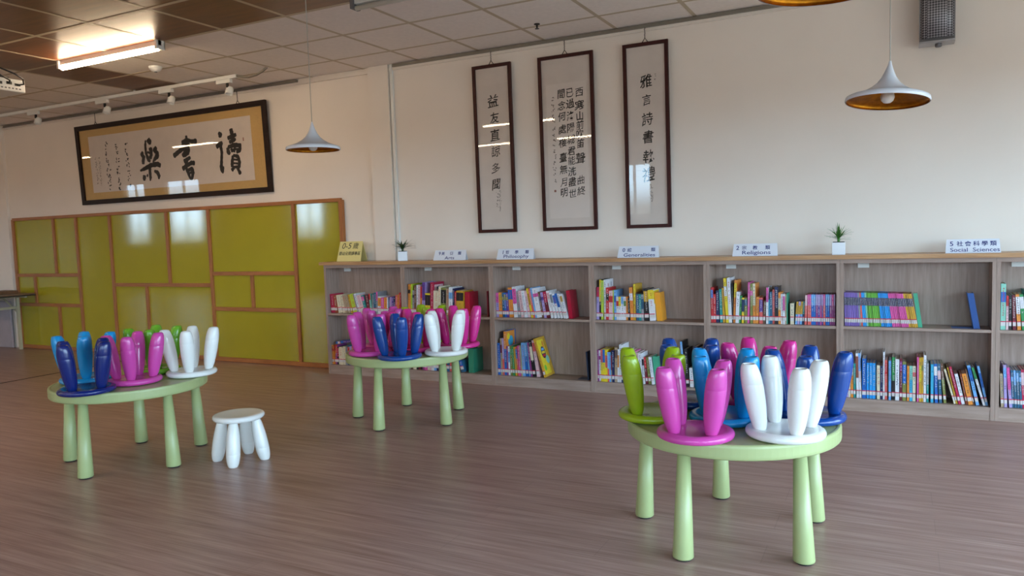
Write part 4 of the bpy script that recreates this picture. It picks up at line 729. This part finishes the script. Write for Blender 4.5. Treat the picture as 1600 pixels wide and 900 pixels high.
def stool(x, y, z, rot, c, label, upturned, group=None):
    t = thing('kids_stool', label, 'stool', (x,y,z), (0,0,rot), group)
    key = (c, upturned)
    if key in protos:
        for ch in protos[key]:
            o = ch.copy(); o.parent = t; COL.objects.link(o)
        return t
    parts = []
    fl = (lambda p: Vector(p)) if upturned else (lambda p: Vector((p[0],p[1],SH-p[2])))
    bm = bmesh.new(); lathe(bm, [(r, z_ if upturned else SH-z_) for r, z_ in seat_prof], 64)
    parts.append(obj('seat', bm, MS[c], t, smooth=True))
    for k in range(4):
        a = k*PI/2; c_, s_ = math.cos(a), math.sin(a)
        p0 = Vector((c_*.096,s_*.096,.0285)); p1 = Vector((c_*.138,s_*.138,SH-.0005)); bm = bmesh.new(); n=28; rings=[]
        for f, r in prof:
            p = p0.lerp(p1, f)
            rings.append([bm.verts.new(fl(p+Vector((c_*math.cos(2*PI*q/n)*r-s_*math.sin(2*PI*q/n)*r, s_*math.cos(2*PI*q/n)*r+c_*math.sin(2*PI*q/n)*r, 0)))) for q in range(n)])
        for A_, B_ in zip(rings, rings[1:]):
            for q in range(n): bm.faces.new((A_[q],A_[(q+1)%n],B_[(q+1)%n],B_[q]))
        bm.faces.new(rings[0])
        # recessed tip
        last = rings[-1]; cen = fl(p1); 
        r2 = [bm.verts.new(cen+(v.co-cen)*.80) for v in last]
        for q in range(n): bm.faces.new((last[q],last[(q+1)%n],r2[(q+1)%n],r2[q]))
        dn = Vector((0,0,-.003 if upturned else .003)); r3 = [bm.verts.new(v.co+dn) for v in r2]
        for q in range(n): bm.faces.new((r2[q],r2[(q+1)%n],r3[(q+1)%n],r3[q]))
        bm.faces.new(r3)
        parts.append(obj('leg', bm, MS[c], t, smooth=True))
    protos[key] = parts
    return t
G1, G2, G3 = 'upturned stools on the left table','upturned stools on the middle table','upturned stools on the right table'
for c,x,y,r,l in (('cyan',-4.4134,-2.9636,55.7,'upturned cyan stool behind the navy one on the left green table'),
 ('navydark',-4.0774,-3.1886,12.6,'upturned navy blue stool at the near edge of the left green table'),
 ('pink',-4.0733,-2.8966,41.8,'upturned pink stool in the middle of the left green table'),
 ('leafgreen',-4.2560,-2.6206,44.3,'upturned green stool at the back of the left green table'),
 ('white',-3.9447,-2.6105,42.5,'upturned white stool at the right side of the left green table')):
    stool(x,y,.4812,math.radians(r),c,l,True,G1)
sx, sy = -.045, .07
for c,x,y,r,l in (('pink',-3.2898,-1.7300,72.0,'upturned orchid pink stool at the left front of the middle green table'),
 ('pink',-3.3840,-1.4484,2.4,'upturned orchid pink stool at the left back of the middle green table'),
 ('magenta',-3.0781,-1.5295,48.2,'upturned hot pink stool in the centre of the middle green table'),
 ('magenta',-2.8612,-1.2679,46.8,'upturned hot pink stool at the right back of the middle green table'),
 ('green',-3.1690,-1.2449,41.5,'upturned lime green stool at the back of the middle green table'),
 ('navy',-2.9873,-1.8131,44.6,'upturned navy blue stool at the front of the middle green table'),
 ('white',-2.7814,-1.5724,72.3,'upturned white stool at the right front of the middle green table')):
    stool(x+sx,y+sy,.4812,math.radians(r),c,l,True,G2)
for c,x,y,r,l in (('green',-1.0595,-2.6961,66.2,'upturned lime green stool at the left side of the right green table'),
 ('pink',-.8237,-2.9360,50.2,'upturned orchid pink stool at the near edge of the right green table'),
 ('cyan',-.7700,-2.6490,59.6,'upturned cyan stool in the centre of the right green table'),
 ('white',-.5168,-2.8055,30.7,'upturned white stool at the front right of the right green table'),
 ('navy',-.4640,-2.5184,2.1,'upturned navy blue stool at the right edge of the right green table'),
 ('magenta',-.6864,-2.3291,28.3,'upturned hot pink stool at the back of the right green table'),
 ('navy',-0.9730,-2.3981,57.8,'upturned navy blue stool at the left back of the right green table')):
    stool(x,y,.4812,math.radians(r),c,l,True,G3)
stool(-3.5565,-2.627,0,math.radians(28.5),'white','white stool standing upright on the floor beside the left green table',False)

# ---------------------------------------------------------------- folding table at the left edge
t = thing('folding_table','dark-topped folding table with cream steel legs at the left edge','table',(-9.70,-.09,0))
M_cream = mat('cream_steel','#b9b093',.45)
obj('table_top', B(-1.8,0,-.60,0,.70,.716), grain('folding_table_top','#6a4c34','#7d5b40','x',.35,12,3), t)
obj('top_edge', B(-1.8,.006,-.606,.0,.686,.6995), M_black, t)
bm = bmesh.new(); box(bm,-.30,-.265,-.075,-.045,0.004,.66); obj('leg',bm,M_cream,t)
bm = bmesh.new(); box(bm,-.30,-.265,-.555,-.525,0.004,.66); obj('leg',bm,M_cream,t)
bm = bmesh.new(); box(bm,-1.54,-1.505,-.075,-.045,0.004,.66); obj('leg',bm,M_cream,t)
bm = bmesh.new(); box(bm,-1.54,-1.505,-.555,-.525,0.004,.66); obj('leg',bm,M_cream,t)
bm = bmesh.new(); box(bm,-1.7,-.1,-.075,-.045,.66,.685); box(bm,-1.7,-.1,-.555,-.525,.66,.685); box(bm,-.30,-.27,-.525,-.075,.66,.685); box(bm,-1.54,-1.51,-.525,-.075,.66,.685); obj('under_frame',bm,M_cream,t)
for x_ in (-.30,-1.54): obj('cross_bar', B(x_,x_+.025,-.525,-.075,.52,.55), M_cream, t)
for y_ in (-.05,-.55):
    bm = bmesh.new(); tube(bm,[(-.62,y_,.655),(-.29,y_,.46)],.012,8); obj('brace',bm,M_cream,t)
tag(obj('wooden_tray', B(-10.20,-9.93,-.42,-.16,.7162,.752,bevel=.003), grain('tray_wood','#6b4a30','#80593a','x',.5,10,3)),'low brown wooden box lying on the folding table','box')
tag(obj('white_board', B(-10.62,-10.28,-.085,-.06,.002,.60,bevel=.004), mat('lavender_white_board','#a99fa6',.5)),'pale board leaning upright under the folding table','board')
# ---------------------------------------------------------------- end
